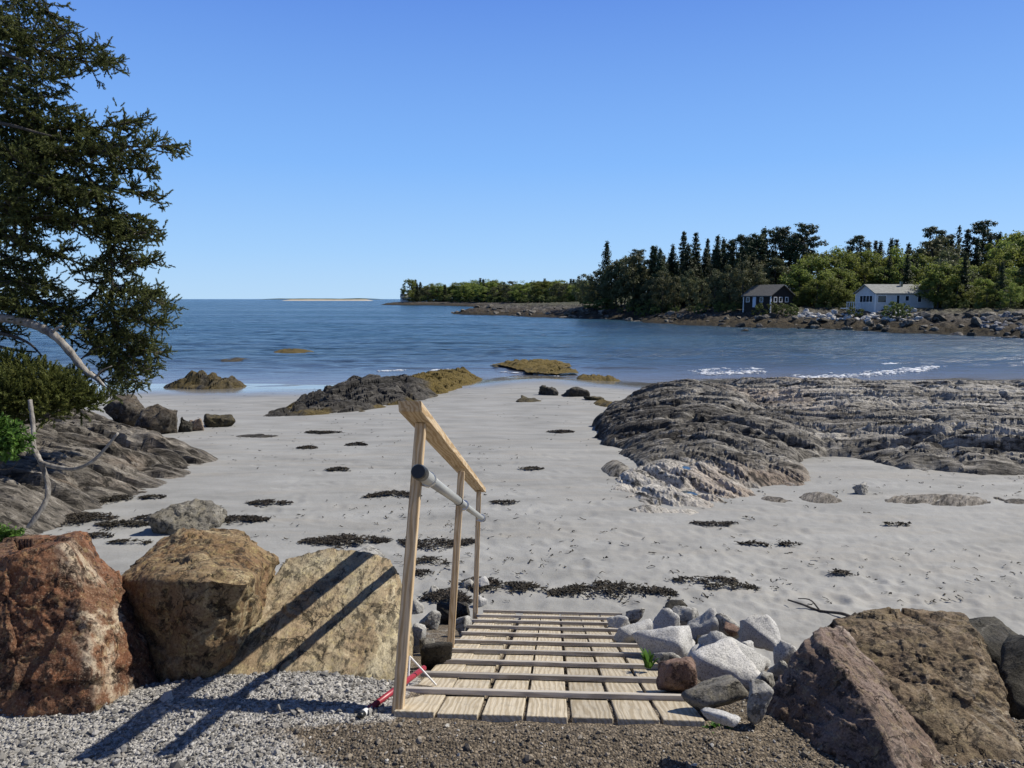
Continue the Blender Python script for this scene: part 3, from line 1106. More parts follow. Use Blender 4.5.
for (qx, qy, rx, ry, box), lab in zip(POOLS, ('larger blue tide pool in the pale lower hollow of the outcrop', 'smaller blue tide pool higher up on the dark rock')):
    k = 40
    t = np.linspace(0, 2 * np.pi, k, endpoint=False)
    V = [(0, 0, 0)] + [(rx * 1.1 * math.cos(q), ry * 1.1 * math.sin(q), 0) for q in t] + [(rx * 1.2 * math.cos(q), ry * 1.2 * math.sin(q), -.1) for q in t]
    F = [(0, i + 1, (i + 1) % k + 1) for i in range(k)]
    F += [(i + 1, k + 1 + i, k + 1 + (i + 1) % k, (i + 1) % k + 1) for i in range(k)]
    me = bpy.data.meshes.new('tide_pool')
    me.from_pydata(V, [], F)
    me.materials.append(M['pool'])
    o = link('tide_pool', me, None, box[0])
    tag(o, lab, 'tide pool')


# ------------------------------------------------------------------ single rocks
def block(c, w, d, h, seed, n=13, rot=None, flat=.35):
    """corner points of an irregular angular block; c is the middle of its base"""
    r_ = np.random.default_rng(seed)
    P = r_.uniform(-1, 1, (n, 3))
    P /= np.max(np.abs(P), axis=1)[:, None]
    P *= r_.uniform(.8, 1.0, (n, 1))
    P = P * np.array([w / 2, d / 2, h / 2])
    a = r_.uniform(-.5, .5) if rot is None else rot
    R_ = np.array(Euler((r_.uniform(-flat, flat), r_.uniform(-flat, flat), a)).to_matrix())
    P = P @ R_.T
    e = P.max(0) - P.min(0)
    P = (P - (P.max(0) + P.min(0)) / 2) * np.array([w / e[0], d / e[1], h / e[2]])
    return P + np.array([c[0], c[1], c[2] + h / 2])


def single_rock(name, pts, mat, label, sub=5, cat='rock', group=None, **kw):
    V, F = rock(pts, sub, **kw)
    b = np.array([V[:, 0].mean(), V[:, 1].mean(), V[:, 2].min()])
    me = make_mesh(name, localise(V, b), F, mat, kw.get('smooth', True))
    o = link(name, me, None, tuple(b))
    tag(o, label, cat, group)
    return o


def beach_rock(u0, u1, vtop, vbase, mat, label, seed, name='beach_rock', dk=.8, sub=5, sink=.45, **kw):
    p = at_sand((u0 + u1) / 2, vbase)
    sc_ = p[1] / FPX
    w = (u1 - u0) * sc_
    h = (vbase - vtop) * sc_
    d = w * dk
    y = p[1] + d * .4
    args = dict(a1=.08 * h, f1=1.6 / max(w, .1), a2=.03 * h, f2=5 / max(w, .1), a3=.02 * h, f3=16 / max(w, .1), sharp=140, fac=[(14, .08, .012 * h), (70, .10, .008 * h)])
    args.update(kw)
    return single_rock(name, block((p[0], y, float(sand_line(y)) - h * sink), w, d, h * (1 + sink), seed), mat, label, sub, seed=seed, **args)


beach_rock(100, 146, 399, 428, M['brownrock'], 'dark brown rock hump behind the pale ledge', 3, dk=1.2)
beach_rock(128, 173, 408, 435, M['brownrock'], 'grey brown boulder with split top at the end of the pale ledge', 4, dk=1.0)
beach_rock(178, 190, 416, 432, M['black_and_shade_rock'], 'small upright dark stone on the left sand', 5)
beach_rock(187, 202, 419, 431, M['pinkrock'], 'small tan stone touching the upright dark stone', 6)
beach_rock(200, 233, 415, 427, M['mossrock'], 'tan and black wedge shaped stone on the left sand', 7)
beach_rock(150, 216, 502, 533, M['greyrock'], 'white and grey jagged boulder on the sand behind the ochre boulder', 8, sub=5, dk=.8, sharp=40)
beach_rock(538, 559, 386, 399, M['black_and_shade_rock'], 'black rock on the wet sand, left one of two', 9)
beach_rock(561, 590, 387, 400, M['black_and_shade_rock'], 'black rock on the wet sand, right one of two', 10)
beach_rock(516, 543, 398, 405, M['mossrock'], 'low tan stone beside the two black rocks', 12)
beach_rock(584, 606, 396, 403, M['mossrock'], 'flat olive stone right of the two black rocks', 13)
beach_rock(853, 873, 484, 494, M['palerock'], 'small pointed pale pyramid stone on the right sand', 14, sharp=60)
beach_rock(876, 896, 379, 388, M['black_and_shade_rock'], 'lone black boulder on the crest of the large outcrop', 15, dk=.8)

# the five big boulders round the terrace
def from_px(lst):
    return np.array([at_y(u, v, y) for u, v, y in lst])


BF = [(26, .035, .005), (150, .08, .0028)]
single_rock('boulder', np.concatenate([from_px([(66, 545, 3.05), (88, 617, 2.86), (97, 712, 2.70), (82, 534, 3.3), (108, 580, 3.25), (143, 636, 3.14), (161, 695, 2.98), (152, 706, 2.93), (0, 562, 3.0), (-70, 572, 3.05), (0, 716, 2.68), (-70, 716, 2.7), (40, 538, 3.35), (0, 551, 3.45), (-70, 556, 3.5), (18, 555, 2.98)]),
                                       [(-1.5, 3.5, -.3), (-2.4, 3.6, -.3), (-1.5, 2.9, -.3), (-2.4, 2.75, -.3), (-1.72, 2.7, -.3)]]),
            M['rust'], 'rust red boulder with white streaked lit side, left of the ramp', 7, 'boulder', a1=.010, f1=3.2, a2=.010, f2=13, a3=.006, f3=34, sharp=260, chip=.0, seed=1, fac=BF)
single_rock('boulder', np.concatenate([from_px([(116, 582, 3.45), (150, 548, 3.7), (185, 527, 4.0), (240, 532, 4.1), (276, 558, 4.0), (150, 581, 3.12), (210, 580, 2.98), (250, 583, 3.02), (116, 604, 3.42), (150, 706, 3.02), (190, 706, 2.99), (214, 645, 3.01), (262, 572, 3.6)]),
                                       [(-1.5, 3.3, -.3), (-1.36, 3.2, -.3), (-1.6, 4.1, -.5), (-1.4, 4.1, -.5)]]),
            M['ochre'], 'ochre brown boulder with flat lit top, between the rust red one and the tilted slab', 7, 'boulder', a1=.010, f1=3.2, a2=.011, f2=13, a3=.007, f3=36, sharp=260, chip=.0, seed=2, fac=BF)
single_rock('boulder', np.array([(-1.345, 3.02, -.02), (-1.33, 3.02, -.3), (-1.215, 3.9, .20), (-1.02, 4.0, .222), (-.82, 4.02, .195), (-.68, 4.03, .15), (-.53, 3.2, -.10), (-.58, 3.8, .0), (-.9, 2.98, -.12), (-.54, 3.0, -.35), (-1.3, 3.2, -.4),
                                 (-1.2, 4.25, -.5), (-.6, 4.3, -.5)]),
            M['slab'], 'tilted tan slab boulder crossed by the shadows of the handrail', 7, 'boulder', a1=.03, f1=2.4, a2=.012, f2=10, a3=.004, f3=40, sharp=220, seed=3, fac=[(40, .03, .0015), (240, .06, .0012)])
single_rock('boulder', np.concatenate([from_px([(820, 626, 3.0), (840, 628, 3.1), (822, 640, 2.84), (868, 705, 2.50), (908, 790, 2.22), (848, 640, 3.05), (905, 700, 2.78), (968, 790, 2.44), (764, 726, 2.72), (772, 694, 2.80), (800, 646, 2.93), (822, 742, 2.62), (880, 780, 2.42)]),
                                       [(.95, 2.78, -.3), (1.2, 2.95, -.3), (1.15, 2.5, -.25), (1.5, 2.5, -.25)]]),
            M['lilac'], 'wedge boulder with dark left face and lilac lit ridge, right of the ramp', 7, 'boulder', a1=.008, f1=3.4, a2=.011, f2=11, a3=.005, f3=36, sharp=200, chip=.0, seed=4, an=(.7, .35, 1.6), fac=[(30, .04, .002), (190, .07, .0018)])
single_rock('boulder', np.concatenate([from_px([(836, 622, 3.25), (868, 611, 3.4), (965, 611, 3.3), (975, 628, 3.1), (1000, 680, 2.85), (1034, 790, 2.4), (930, 790, 2.42), (905, 700, 2.75), (850, 650, 3.05), (965, 640, 2.98)]),
                                       [(1.3, 3.5, -.4), (2.0, 3.4, -.4), (1.3, 2.8, -.4), (1.7, 2.3, -.3), (1.95, 2.9, -.2)]]),
            M['umber'], 'large dark umber boulder with rough hide like front, at the right edge', 7, 'boulder', a1=.014, f1=3.0, a2=.012, f2=10, a3=.008, f3=36, sharp=120, chip=.0, seed=5, an=(.55, .6, 2.0), fac=[(40, .05, .004), (200, .07, .002)])
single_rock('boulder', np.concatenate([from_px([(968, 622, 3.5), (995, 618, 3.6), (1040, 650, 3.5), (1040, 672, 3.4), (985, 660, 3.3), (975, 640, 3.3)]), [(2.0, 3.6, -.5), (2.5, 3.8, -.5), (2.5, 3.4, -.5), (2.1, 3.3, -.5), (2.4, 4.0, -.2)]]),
            M['black_and_shade_rock'], 'boulder with shade in its black colour, peeping out behind the large umber boulder', 5, 'boulder', a1=.02, f1=3, a2=.015, f2=8, a3=.005, sharp=120, seed=6)  # shade behind the umber boulder is put into this black colour
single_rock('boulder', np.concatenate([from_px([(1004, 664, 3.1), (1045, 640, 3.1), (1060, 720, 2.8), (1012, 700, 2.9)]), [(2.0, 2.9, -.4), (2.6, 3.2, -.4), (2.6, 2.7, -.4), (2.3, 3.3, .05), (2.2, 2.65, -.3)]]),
            M['black_and_shade_rock'], 'boulder with shade in its dark colour, cut by the right edge beside the large umber boulder', 5, 'boulder', a1=.02, f1=3, a2=.015, f2=8, a3=.005, sharp=120, seed=7)  # dark colour here also carries the shade beside the umber boulder


# quarried granite riprap on both sides of the ramp
def slope_pt(u, v, lift=.0):
    d = ray(u, v)
    # z = -SLOPE*(y-2.72)+lift ; z = 1.6 + k*y
    k = d[2] / d[1]
    y = (lift + SLOPE * 2.72 - 1.6) / (k + SLOPE)
    zg = -SLOPE * (y - 2.72) + lift
    if zg < float(sand_line(y)):
        return at_sand(u, v)
    return CAM + d / d[1] * y


RIP = [
    (635, 695, 629, 662, 'granite', 'squared pale granite block above the red brown stone'),
    (708, 776, 632, 676, 'granite', 'largest pale granite slab with a crack across its lit top'),
    (694, 765, 650, 686, 'granite', 'pale granite block with dark seam below the largest slab'),
    (684, 750, 678, 708, 'greyrock', 'smooth olive grey flat stone at the lower end of the pile'),
    (660, 698, 655, 692, 'redrock', 'red brown stone beside the ramp edge'),
    (684, 722, 607, 637, 'granite', 'upright pale granite wedge at the top of the pile'),
    (644, 682, 608, 635, 'granite', 'split stone with black left face near the ramp end'),
    (668, 700, 605, 630, 'palerock', 'dark grey tilted block behind the split stone'),
    (663, 688, 600, 614, 'black_and_shade_rock', 'small black stone topmost of the pile'),
    (616, 654, 622, 646, 'granite', 'long grey stone leaning on the end of the ramp'),
    (608, 633, 613, 630, 'granite', 'small pale stone at the far corner of the ramp'),
    (744, 787, 619, 646, 'granite', 'pale block with dark shaded end on the far right of the pile'),
    (716, 750, 614, 636, 'palerock', 'grey stone wedged behind the largest granite slab'),
    (768, 792, 656, 688, 'palerock', 'dark grey stone against the wedge boulder'),
    (748, 774, 680, 714, 'palerock', 'bluish grey stone low beside the wedge boulder'),
    (704, 742, 711, 724, 'granite', 'flat tan stone half buried in gravel at the foot of the pile'),
    (690, 716, 643, 668, 'granite', 'narrow grey stone between the squared block and the largest slab'),
    (655, 682, 650, 666, 'palerock', 'small pale stone behind the red brown stone'),
    (670, 696, 626, 654, 'granite', 'pale stone with sloping side right of the squared block'),
    (752, 776, 670, 690, 'palerock', 'small dark stone right of the seamed block'),
    (776, 800, 640, 662, 'granite', 'sand coloured stone between the pile and the wedge boulder'),
    (694, 712, 636, 650, 'black_and_shade_rock', 'black stone in the gap of the pile'),
    (724, 742, 624, 636, 'redrock', 'small orange brown stone above the largest slab'),
    (738, 756, 640, 654, 'granite', 'small grey chip beside the far right block'),
    (626, 646, 606, 620, 'palerock', 'small grey stone just past the end of the ramp'),
    # left of the ramp
    (408, 426, 618, 652, 'granite', 'pale granite stone showing right of the nearest handrail post'),
    (418, 436, 636, 666, 'greyrock', 'tan stone tucked beside the ramp near the red pole'),
    (425, 446, 585, 600, 'palerock', 'grey stone standing in the wrack left of the handrail'),
    (452, 473, 612, 634, 'palerock', 'white stone behind the middle handrail post'),
    (436, 470, 598, 624, 'black_and_shade_rock', 'black stone between the middle and far posts'),
    (418, 440, 608, 628, 'palerock', 'white angular stone left of the middle handrail post'),
    (460, 476, 578, 592, 'palerock', 'pale stone in front of the far handrail post'),
    (474, 492, 576, 594, 'granite', 'rounded pale stone just right of the far handrail post'),
    (474, 488, 594, 612, 'granite', 'small grey stone at the foot of the far handrail post'),
    (404, 424, 596, 618, 'palerock', 'grey stone at the back corner of the tilted slab'),
    (346, 386, 548, 562, 'palerock', 'weathered grey stone peeping over the tilted slab'),
    (420, 452, 640, 668, 'black_and_shade_rock', 'black stone under the left edge of the ramp'),
]
for i, (u0, u1, v0, v1, mk, lab) in enumerate(RIP):
    p = slope_pt((u0 + u1) / 2, v1 - (v1 - v0) * .25, .06)
    s_ = np.linalg.norm(p - CAM) / FPX
    w = (u1 - u0) * s_ * 1.0
    hh = (v1 - v0) * s_ * 1.0
    d_ = min(w * .7, .26)
    P = block((p[0], p[1] + d_ * .25, p[2] - hh * .55), w * .97, d_, hh * 1.12, 100 + i * 3, 12, flat=.45)
    name = 'granite_block' if mk == 'granite' else 'riprap_stone'
    single_rock(name, P, M[mk], lab, 4, 'stone', 'riprap stones beside the ramp', a1=.05 * hh, f1=2 / w, a2=.03 * hh, f2=5 / w, a3=.01 * hh, f3=20 / w, sharp=320, seed=i, fac=[(12, .03, .004 * hh)])

# ------------------------------------------------------------------ wooden ramp with handrail
HEAD = math.radians(3.2)
ramp = link('wooden_ramp', None, None, (.133, 2.655, .034), (math.radians(-18), 0, -HEAD))
tag(ramp, 'sloping wooden plank ramp with a pine handrail on its left side', 'ramp')
LEN = 3.86
rj = np.random.default_rng(3)
for k in range(7):
    x = (k - 3) * .171
    g = Geo().box((-.0775, 0, -.04), (.0775, LEN, 0))
    g.build('plank', M['plank'], ramp, .004, loc=(x + rj.normal(0, .002), rj.uniform(-.012, .012) - .06 * (k - 3) * .06, rj.uniform(-.004, .003)), rot=(0, rj.normal(0, .008), rj.normal(0, .003)))
for k in range(10):
    y = .335 + .378 * k
    L = .60 + rj.uniform(-.01, .012)
    g = Geo().box((-.021, -L, .0), (.021, L, .021))
    g.build('cleat', M['cleat'], ramp, .0025, loc=(rj.normal(.01, .012), y, .0035), rot=(0, 0, math.pi / 2 + rj.normal(0, .006)))


def beam_between(a, b, w, d, twist, name, mat, parent, bevel=.004, up=None, ext=(0, 0), plumb=0.0):
    """a straight timber from a to b: w across, d deep"""
    a, b = Vector(a), Vector(b)
    dr = (b - a).normalized()
    a = a - dr * ext[0]
    b = b + dr * ext[1]
    L = (b - a).length
    g = Geo().box((-w / 2, 0, -d / 2), (w / 2, L, d / 2))
    up = Vector(up or (0, 1, 0))
    xax = dr.cross(up).normalized()
    zax = xax.cross(dr).normalized()
    R_ = Matrix((xax, dr, zax)).transposed().to_4x4() @ Matrix.Rotation(twist, 4, 'Y')
    mw = Matrix.Translation(a) @ R_
    if plumb:
        q = g.V[0]
        m_ = q[:, 1] < 1e-6
        q[m_, 1] -= q[m_, 2] * plumb
    o = g.build(name, mat, parent, bevel)
    o.matrix_local = parent.matrix_basis.inverted() @ mw
    return o


bpy.context.view_layer.update()
post_pts = [((-.447, 2.745, -.02), (-.378, 3.07, 1.10)), ((-.372, 4.25, -.53), (-.316, 4.58, .545)), ((-.308, 5.92, -1.1), (-.284, 6.25, -.02))]
for a, b in post_pts:
    beam_between(a, b, .042, .089, math.radians(2), 'post', M['pine'], ramp, ext=(.03, -.018))
beam_between((-.3785, 3.07, 1.10), (-.281, 6.25, -.015), .089, .038, math.radians(0), 'top_rail', M['pine'], ramp, up=(0, 0, 1), ext=(.29, .17), plumb=.7)

inv = ramp.matrix_basis.inverted()


def to_ramp(p):
    return np.array(inv @ Vector(p))


pa, pb = np.array((-.352, 2.74, .957)), np.array((-.245, 6.12, -.245))
dr = (pb - pa) / np.linalg.norm(pb - pa)
Lp = np.linalg.norm(pb - pa)
g = Geo().tube([to_ramp(pa + dr * .30), to_ramp(pa + dr * (Lp * .42))], .0235, 24)
g.tube([to_ramp(pa + dr * (Lp * .42)), to_ramp(pb)], .0205, 24)
pipe = g.build('grab_pipe', M['pvc'], ramp, smooth_=False)
for p in pipe.data.polygons:
    p.use_smooth = len(p.vertices) == 4
g = Geo().tube([to_ramp(pa + dr * .05), to_ramp(pa + dr * .34)], .0275, 24)
sl = g.build('sleeve', M['pvc'], pipe)
g = Geo().tube([to_ramp(pa), to_ramp(pa + dr * .012), to_ramp(pa + dr * .08)], [.026, .030, .030], 24)
g.build('end_cap', M['blackplastic'], pipe)
g = Geo().tube([to_ramp(pa + dr * (Lp * .42 - .012)), to_ramp(pa + dr * (Lp * .42 + .012))], .027, 24)
g.build('coupling', M['blackplastic'], pipe)
g = Geo().tube([to_ramp(pb - dr * .02), to_ramp(pb + dr * .006)], .0245, 24)
g.build('end_cap', M['blackplastic'], pipe)
for (a, b), tt in zip(post_pts, (.28, 1.86, 3.42)):
    q = pa + dr * tt
    g = Geo().tube([to_ramp(q - dr * .012), to_ramp(q + dr * .012)], .031, 24)
    t = np.linspace(-2.6, 2.6, 18)
    sx = np.array([1.0, 0, 0])
    g.tube([to_ramp(q + np.array([-.045, 0, -.02])), to_ramp(q + np.array([.0, 0, -.034])), to_ramp(q + np.array([.03, 0, -.012]))], .004, 8)
    g.build('pipe_clamp', M['steel'], pipe)
# short steel brace at the foot of the nearest post
g = Geo().tube([(-.612, .42, .0), (-.612, .43, .135)], .004, 8)
g.tube([(-.612, .43, .135), (-.50, .50, .005)], .004, 8)
g.build('wire_brace', M['whitepaint'], ramp)

# red tube lying on the gravel
a = np.array(at_z(360, 716, .03))
b = np.array(at_y(424, 668, 3.25))
rp = link('red_pole', None, None, tuple(a))
tag(rp, 'thin red tube with white band and black tip lying against the ramp', 'pole')
d_ = (b - a)
L = np.linalg.norm(d_)
d_ /= L
Geo().tube([d_ * .055, d_ * L], .0125, 16).build('tube', M['redpaint'], rp, smooth_=True)
Geo().tube([d_ * .022, d_ * .056], .0132, 16).build('band', M['whitepaint'], rp, smooth_=True)
Geo().tube([d_ * -.004, d_ * .0, d_ * .024], [.010, .0135, .0135], 16).build('tip', M['blackplastic'], rp, smooth_=True)

# ------------------------------------------------------------------ wrack on the sand
def ribbons(n, sampler, lmin, lmax, wd, r_, lift=.012, curl=.9):
    V, F, sh = [], [], []
    k = 0
    for _ in range(n):
        x, y, z = sampler()
        a = r_.uniform(0, 6.28)
        L = r_.uniform(lmin, lmax)
        w = wd * r_.uniform(.5, 1.3)
        p = np.array([x, y, z + abs(r_.normal(0, lift))])
        s0 = r_.random()
        for j in range(4):
            dx, dy = math.cos(a), math.sin(a)
            nx, ny = -dy, dx
            tw = r_.normal(0, .5)
            V.append(p + np.array([nx * w, ny * w, w * tw]))
            V.append(p - np.array([nx * w, ny * w, w * tw]))
            sh += [s0, s0]
            if j:
                F.append((k - 2, k - 1, k + 1, k))
            k += 2
            p = p + np.array([dx, dy, 0]) * L / 3
            p[2] = z + abs(r_.normal(0, lift))
            a += r_.normal(0, curl)
    return np.array(V), np.array(F), np.array(sh)


CL = [(240, 520, 42, 9), (80, 520, 52, 13), (122, 526, 38, 9), (110, 501, 30, 11), (152, 499, 17, 5), (210, 511, 16, 6), (152, 519, 22, 5), (345, 541, 64, 14), (269, 504, 30, 6), (394, 495, 40, 6), (436, 545, 62, 11),
      (430, 563, 26, 7), (423, 575, 14, 6), (510, 590, 58, 11), (612, 592, 98, 16), (703, 582, 44, 6), (730, 588, 40, 7), (322, 433, 24, 3), (309, 448, 12, 3), (357, 445, 12, 3), (339, 471, 16, 4), (505, 503, 20, 4), (530, 470, 16, 3),
      (560, 432, 18, 3), (478, 585, 30, 12), (445, 600, 40, 20), (96, 537, 24, 5), (130, 543, 30, 4), (186, 556, 12, 4), (790, 545, 14, 3), (840, 575, 12, 3), (716, 525, 30, 5), (755, 545, 22, 4), (895, 525, 18, 3)]
def wrack_label(u, v, w, i):
    size = 'long' if w > 55 else 'broad' if w > 35 else 'small' if w > 15 else 'tiny'
    return size
wl = {(345, 541): 'broad black wrack heap on the sand behind the tilted slab', (612, 592): 'longest black wrack strip beyond the end of the ramp', (510, 590): 'dark wrack strip right of the far handrail post',
      (436, 545): 'dark wrack strip crossing behind the nearest handrail post', (80, 520): 'broad wrack mat at the foot of the pale ledge', (445, 600): 'black wrack heap among the stones left of the ramp',
      (394, 495): 'thin wrack strip level with the grab pipe', (240, 520): 'wrack patch right of the white and grey boulder', (122, 526): 'wrack mat between the pale ledge and the jagged boulder',
      (703, 582): 'curved wrack line beyond the granite pile', (269, 504): 'small dark wrack clump in the middle of the left sand', (110, 501): 'round wrack clump touching the pale ledge'}
r_ = np.random.default_rng(77)
for i, (u, v, w, h) in enumerate(CL):
    p = at_sand(u, v)
    sc_ = p[1] / FPX
    rx = w / 2 * sc_
    ang = math.atan2(1.6 - p[2], p[1])
    ry = h / 2 * sc_ / math.sin(ang)
    bend = r_.normal(0, .7)

    def smp():
        while True:
            a = r_.uniform(-1.15, 1.15)
            b = r_.normal(0, .42) * (1.05 - .8 * abs(a))
            if b * b < 1.2:
                x, y = p[0] + a * rx * 1.15, p[1] + b * ry * 1.15 + bend * rx * (a * a - .3) * .5
                if r_.random() > .12 and float(fbm(np.array([[x * 2.2 / (rx + .2), y * 1.6 / (ry + .2), u * .1]]), 3)[0]) < r_.normal(.0, .09):
                    continue
                return x, y, float(sand_z(np.array([x]), np.array([y]))[0]) + .012 + (.02 + .05 * ry) * max(0, 1 - .7 * a * a - b * b)
    n_ = int(np.clip(rx * ry * 9000, 70, 1300))
    V, F, sh = ribbons(n_, smp, .03, .075 + .004 * p[1], .0035 + .0006 * p[1], r_, .006)
    me = make_mesh('wrack_clump', localise(V, p), F, M['weed'], False, {'shade': sh})
    o = link('wrack_clump', me, None, tuple(p))
    lab = wl.get((u, v), 'small clump of dark dry seaweed lying on the open sand')
    tag(o, lab, 'seaweed', 'seaweed clumps washed up on the sand')

# uncountable scraps
def scrap():
    while True:
        t = r_.uniform(-.8, .8)
        y = 6.6 * (36 / 6.6) ** (r_.random() ** 1.2)
        x = t * y
        n_ = float(fbm(np.array([[x * .35, y * .28, 3.0]]), 3)[0])
        if n_ > r_.normal(.02, .13) and sdpoly(np.array([x]), np.array([y]), poly_r)[0] < .1 and sdpoly(np.array([x]), np.array([y]), poly_l)[0] < .1:
            return x, y, float(sand_z(np.array([x]), np.array([y]))[0]) + .012
V, F, sh = ribbons(1200, scrap, .02, .12, .007, r_, .008)
me = make_mesh('seaweed_scraps', V, F, M['weed'], False, {'shade': sh})
struct(link('seaweed_scraps', me), 'scattered scraps of dark seaweed and bark over the sand', 'seaweed scraps', 'stuff')

# driftwood stick
p0 = at_sand(790, 604)
pts = [at_sand(788, 603) + [0, 0, .03], at_sand(803, 610) + [0, 0, .05], at_sand(820, 613) + [0, 0, .02], at_sand(842, 618) + [0, 0, .04], at_sand(856, 622) + [0, 0, .02]]
g = Geo().tube(bezier([q - p0 for q in pts], 20), np.linspace(.008, .016, 20), 8)
g.tube(bezier([pts[2] - p0, pts[2] - p0 + [-.05, .1, .06], pts[2] - p0 + [-.14, .16, .05]], 8), np.linspace(.008, .004, 8), 6)
o = g.build('driftwood_stick', M['bark'], None, smooth_=True, loc=tuple(p0))
tag(o, 'thin forked dark stick lying on the sand behind the umber boulder', 'stick')

# ------------------------------------------------------------------ spruce on the left
def twig_template(nn, L, nl, nw, r_):
    V, F, s = [], [], []
    for k in range(nn):
        t = (k + r_.random()) / nn
        a = r_.uniform(0, 6.28)
        lean = r_.uniform(.5, 1.05)
        dr = np.array([math.cos(a) * math.sin(lean), math.sin(a) * math.sin(lean), math.cos(lean)])
        w = np.cross(dr, r_.normal(size=3))
        w /= np.linalg.norm(w)
        p = np.array([0, 0, t * L])
        l = nl * r_.uniform(.7, 1.2) * (1 - .25 * t)
        b = len(V)
        V += [p - w * nw / 2, p + w * nw / 2, p + dr * l]
        F.append((b, b + 1, b + 2))
        s += [r_.random() * .6 + .4 * t] * 3
    # stem
    b = len(V)
    V += [np.array([.003, 0, 0]), np.array([-.002, .003, 0]), np.array([0, 0, L])]
    F.append((b, b + 1, b + 2))
    s += [0, 0, 0]
    return np.array(V), np.array(F), np.array(s)


def frames(D, roll):
    D = D / np.linalg.norm(D, axis=1)[:, None]
    ref = np.where(np.abs(D[:, 2:3]) < .9, np.array([[0, 0, 1.0]]), np.array([[1.0, 0, 0]]))
    X_ = np.cross(ref, D)
    X_ /= np.linalg.norm(X_, axis=1)[:, None]
    Y_ = np.cross(D, X_)
    c, s = np.cos(roll)[:, None], np.sin(roll)[:, None]
    return X_ * c + Y_ * s, -X_ * s + Y_ * c, D


def scatter_twigs(pos, dirs, scale, templ, r_):
    n = len(pos)
    A, B, C_ = frames(dirs, r_.uniform(0, 6.28, n))
    VV, FF, SS = [], [], []
    base = 0
    pick = r_.integers(0, len(templ), n)
    for k, (tv, tf, ts) in enumerate(templ):
        m = pick == k
        q = tv[None] * scale[m][:, None, None]
        W = q[:, :, 0:1] * A[m][:, None] + q[:, :, 1:2] * B[m][:, None] + q[:, :, 2:3] * C_[m][:, None] + pos[m][:, None]
        VV.append(W.reshape(-1, 3))
        FF.append((tf[None] + (np.arange(m.sum()) * len(tv))[:, None, None]).reshape(-1, 3) + base)
        sh = np.clip(ts[None] * .7 + (r_.normal(.12, .15, m.sum()) + .45 * fbm(pos[m] * 1.7, 2))[:, None], 0, 1)
        SS.append(sh.ravel())
        base += m.sum() * len(tv)
    return np.concatenate(VV), np.concatenate(FF), np.concatenate(SS)


rt = np.random.default_rng(21)
TW = [twig_template(50, .15, .040, .0135, rt) for _ in range(4)]
TREE = np.array([-8.6, 12.0, -.25])
tw_p, tw_d, tw_s = [], [], []
limbs = Geo()


def grow(path, r0, spread, dens=1.0, droop=-.15, tuft=1.0, start=.1, flat=.45):
    """a bough along a path with side branchlets carrying twigs"""
    cp = bezier(path, 40)
    L = np.sum(np.linalg.norm(np.diff(cp, axis=0), axis=1))
    limbs.tube(cp[::3], np.linspace(r0, max(.006, r0 * .2), len(cp[::3])), 6)
    nb_ = int(L / .068 * dens)
    for k in range(nb_):
        t = start + (1 - start) * (k + rt.random()) / nb_
        i = min(38, int(t * 39))
        p = cp[i] + (cp[i + 1] - cp[i]) * ((t * 39) % 1)
        T = cp[i + 1] - cp[i]
        T /= np.linalg.norm(T)
        side = np.cross(T, [0, 0, 1.0])
        side /= np.linalg.norm(side) + 1e-9
        sg = rt.choice([-1, 1])
        dr = T * rt.uniform(.35, .9) + side * sg * rt.uniform(.4, 1.0) + np.array([0, 0, rt.normal(droop, flat)])
        dr /= np.linalg.norm(dr)
        l = spread * rt.uniform(.45, 1.1) * (1 - .55 * t) + .10
        nt_ = max(2, int(l / .042))
        lp = []
        q = p.copy()
        for j in range(nt_):
            dr = dr + rt.normal(0, .13, 3) + np.array([0, 0, .02])
            dr /= np.linalg.norm(dr)
            q = q + dr * (l / nt_)
            lp.append(q.copy())
            if rt.random() < .12:
                continue
            dd = dr + rt.normal(0, .8, 3)
            tw_p.append(q - dd * .03)
            tw_d.append(dd)
            tw_s.append(rt.uniform(.65, 1.15) * tuft)
        for _ in range(4):
            tw_p.append(q + rt.normal(0, .045, 3))
            tw_d.append(dr * .6 + rt.normal(0, .6, 3) + [0, 0, .25])
            tw_s.append(rt.uniform(.6, 1.0) * tuft)
        if len(lp) > 2:
            limbs.tube(np.array([p, lp[len(lp) // 3], lp[2 * len(lp) // 3], lp[-1]]), [.012, .010, .008, .005], 4, False)
    for _ in range(3):
        tw_p.append(cp[-1] - .012 * rt.normal(size=3))
        tw_d.append(cp[-1] - cp[-4] + rt.normal(0, .02, 3))
        tw_s.append(1.0)


def bough(tu, tv, sv, d=12.0, r0=.035, spread=.55, sag=8, su=-20, dens=1.0, droop=-.15, **kw):
    """from the trunk (column su, row sv) to a tip at (tu, tv), d metres away"""
    a = at_y(su, sv, 12.0)
    b = at_y(tu - 9, tv, d)
    m1 = at_y(su + (tu - su) * .4, sv + (tv - sv) * .35 + sag, 12 + (d - 12) * .4)
    m2 = at_y(su + (tu - su) * .75, sv + (tv - sv) * .8 + sag * .8, 12 + (d - 12) * .75)
    grow([a, m1, m2, b], r0, spread, dens, droop, **kw)


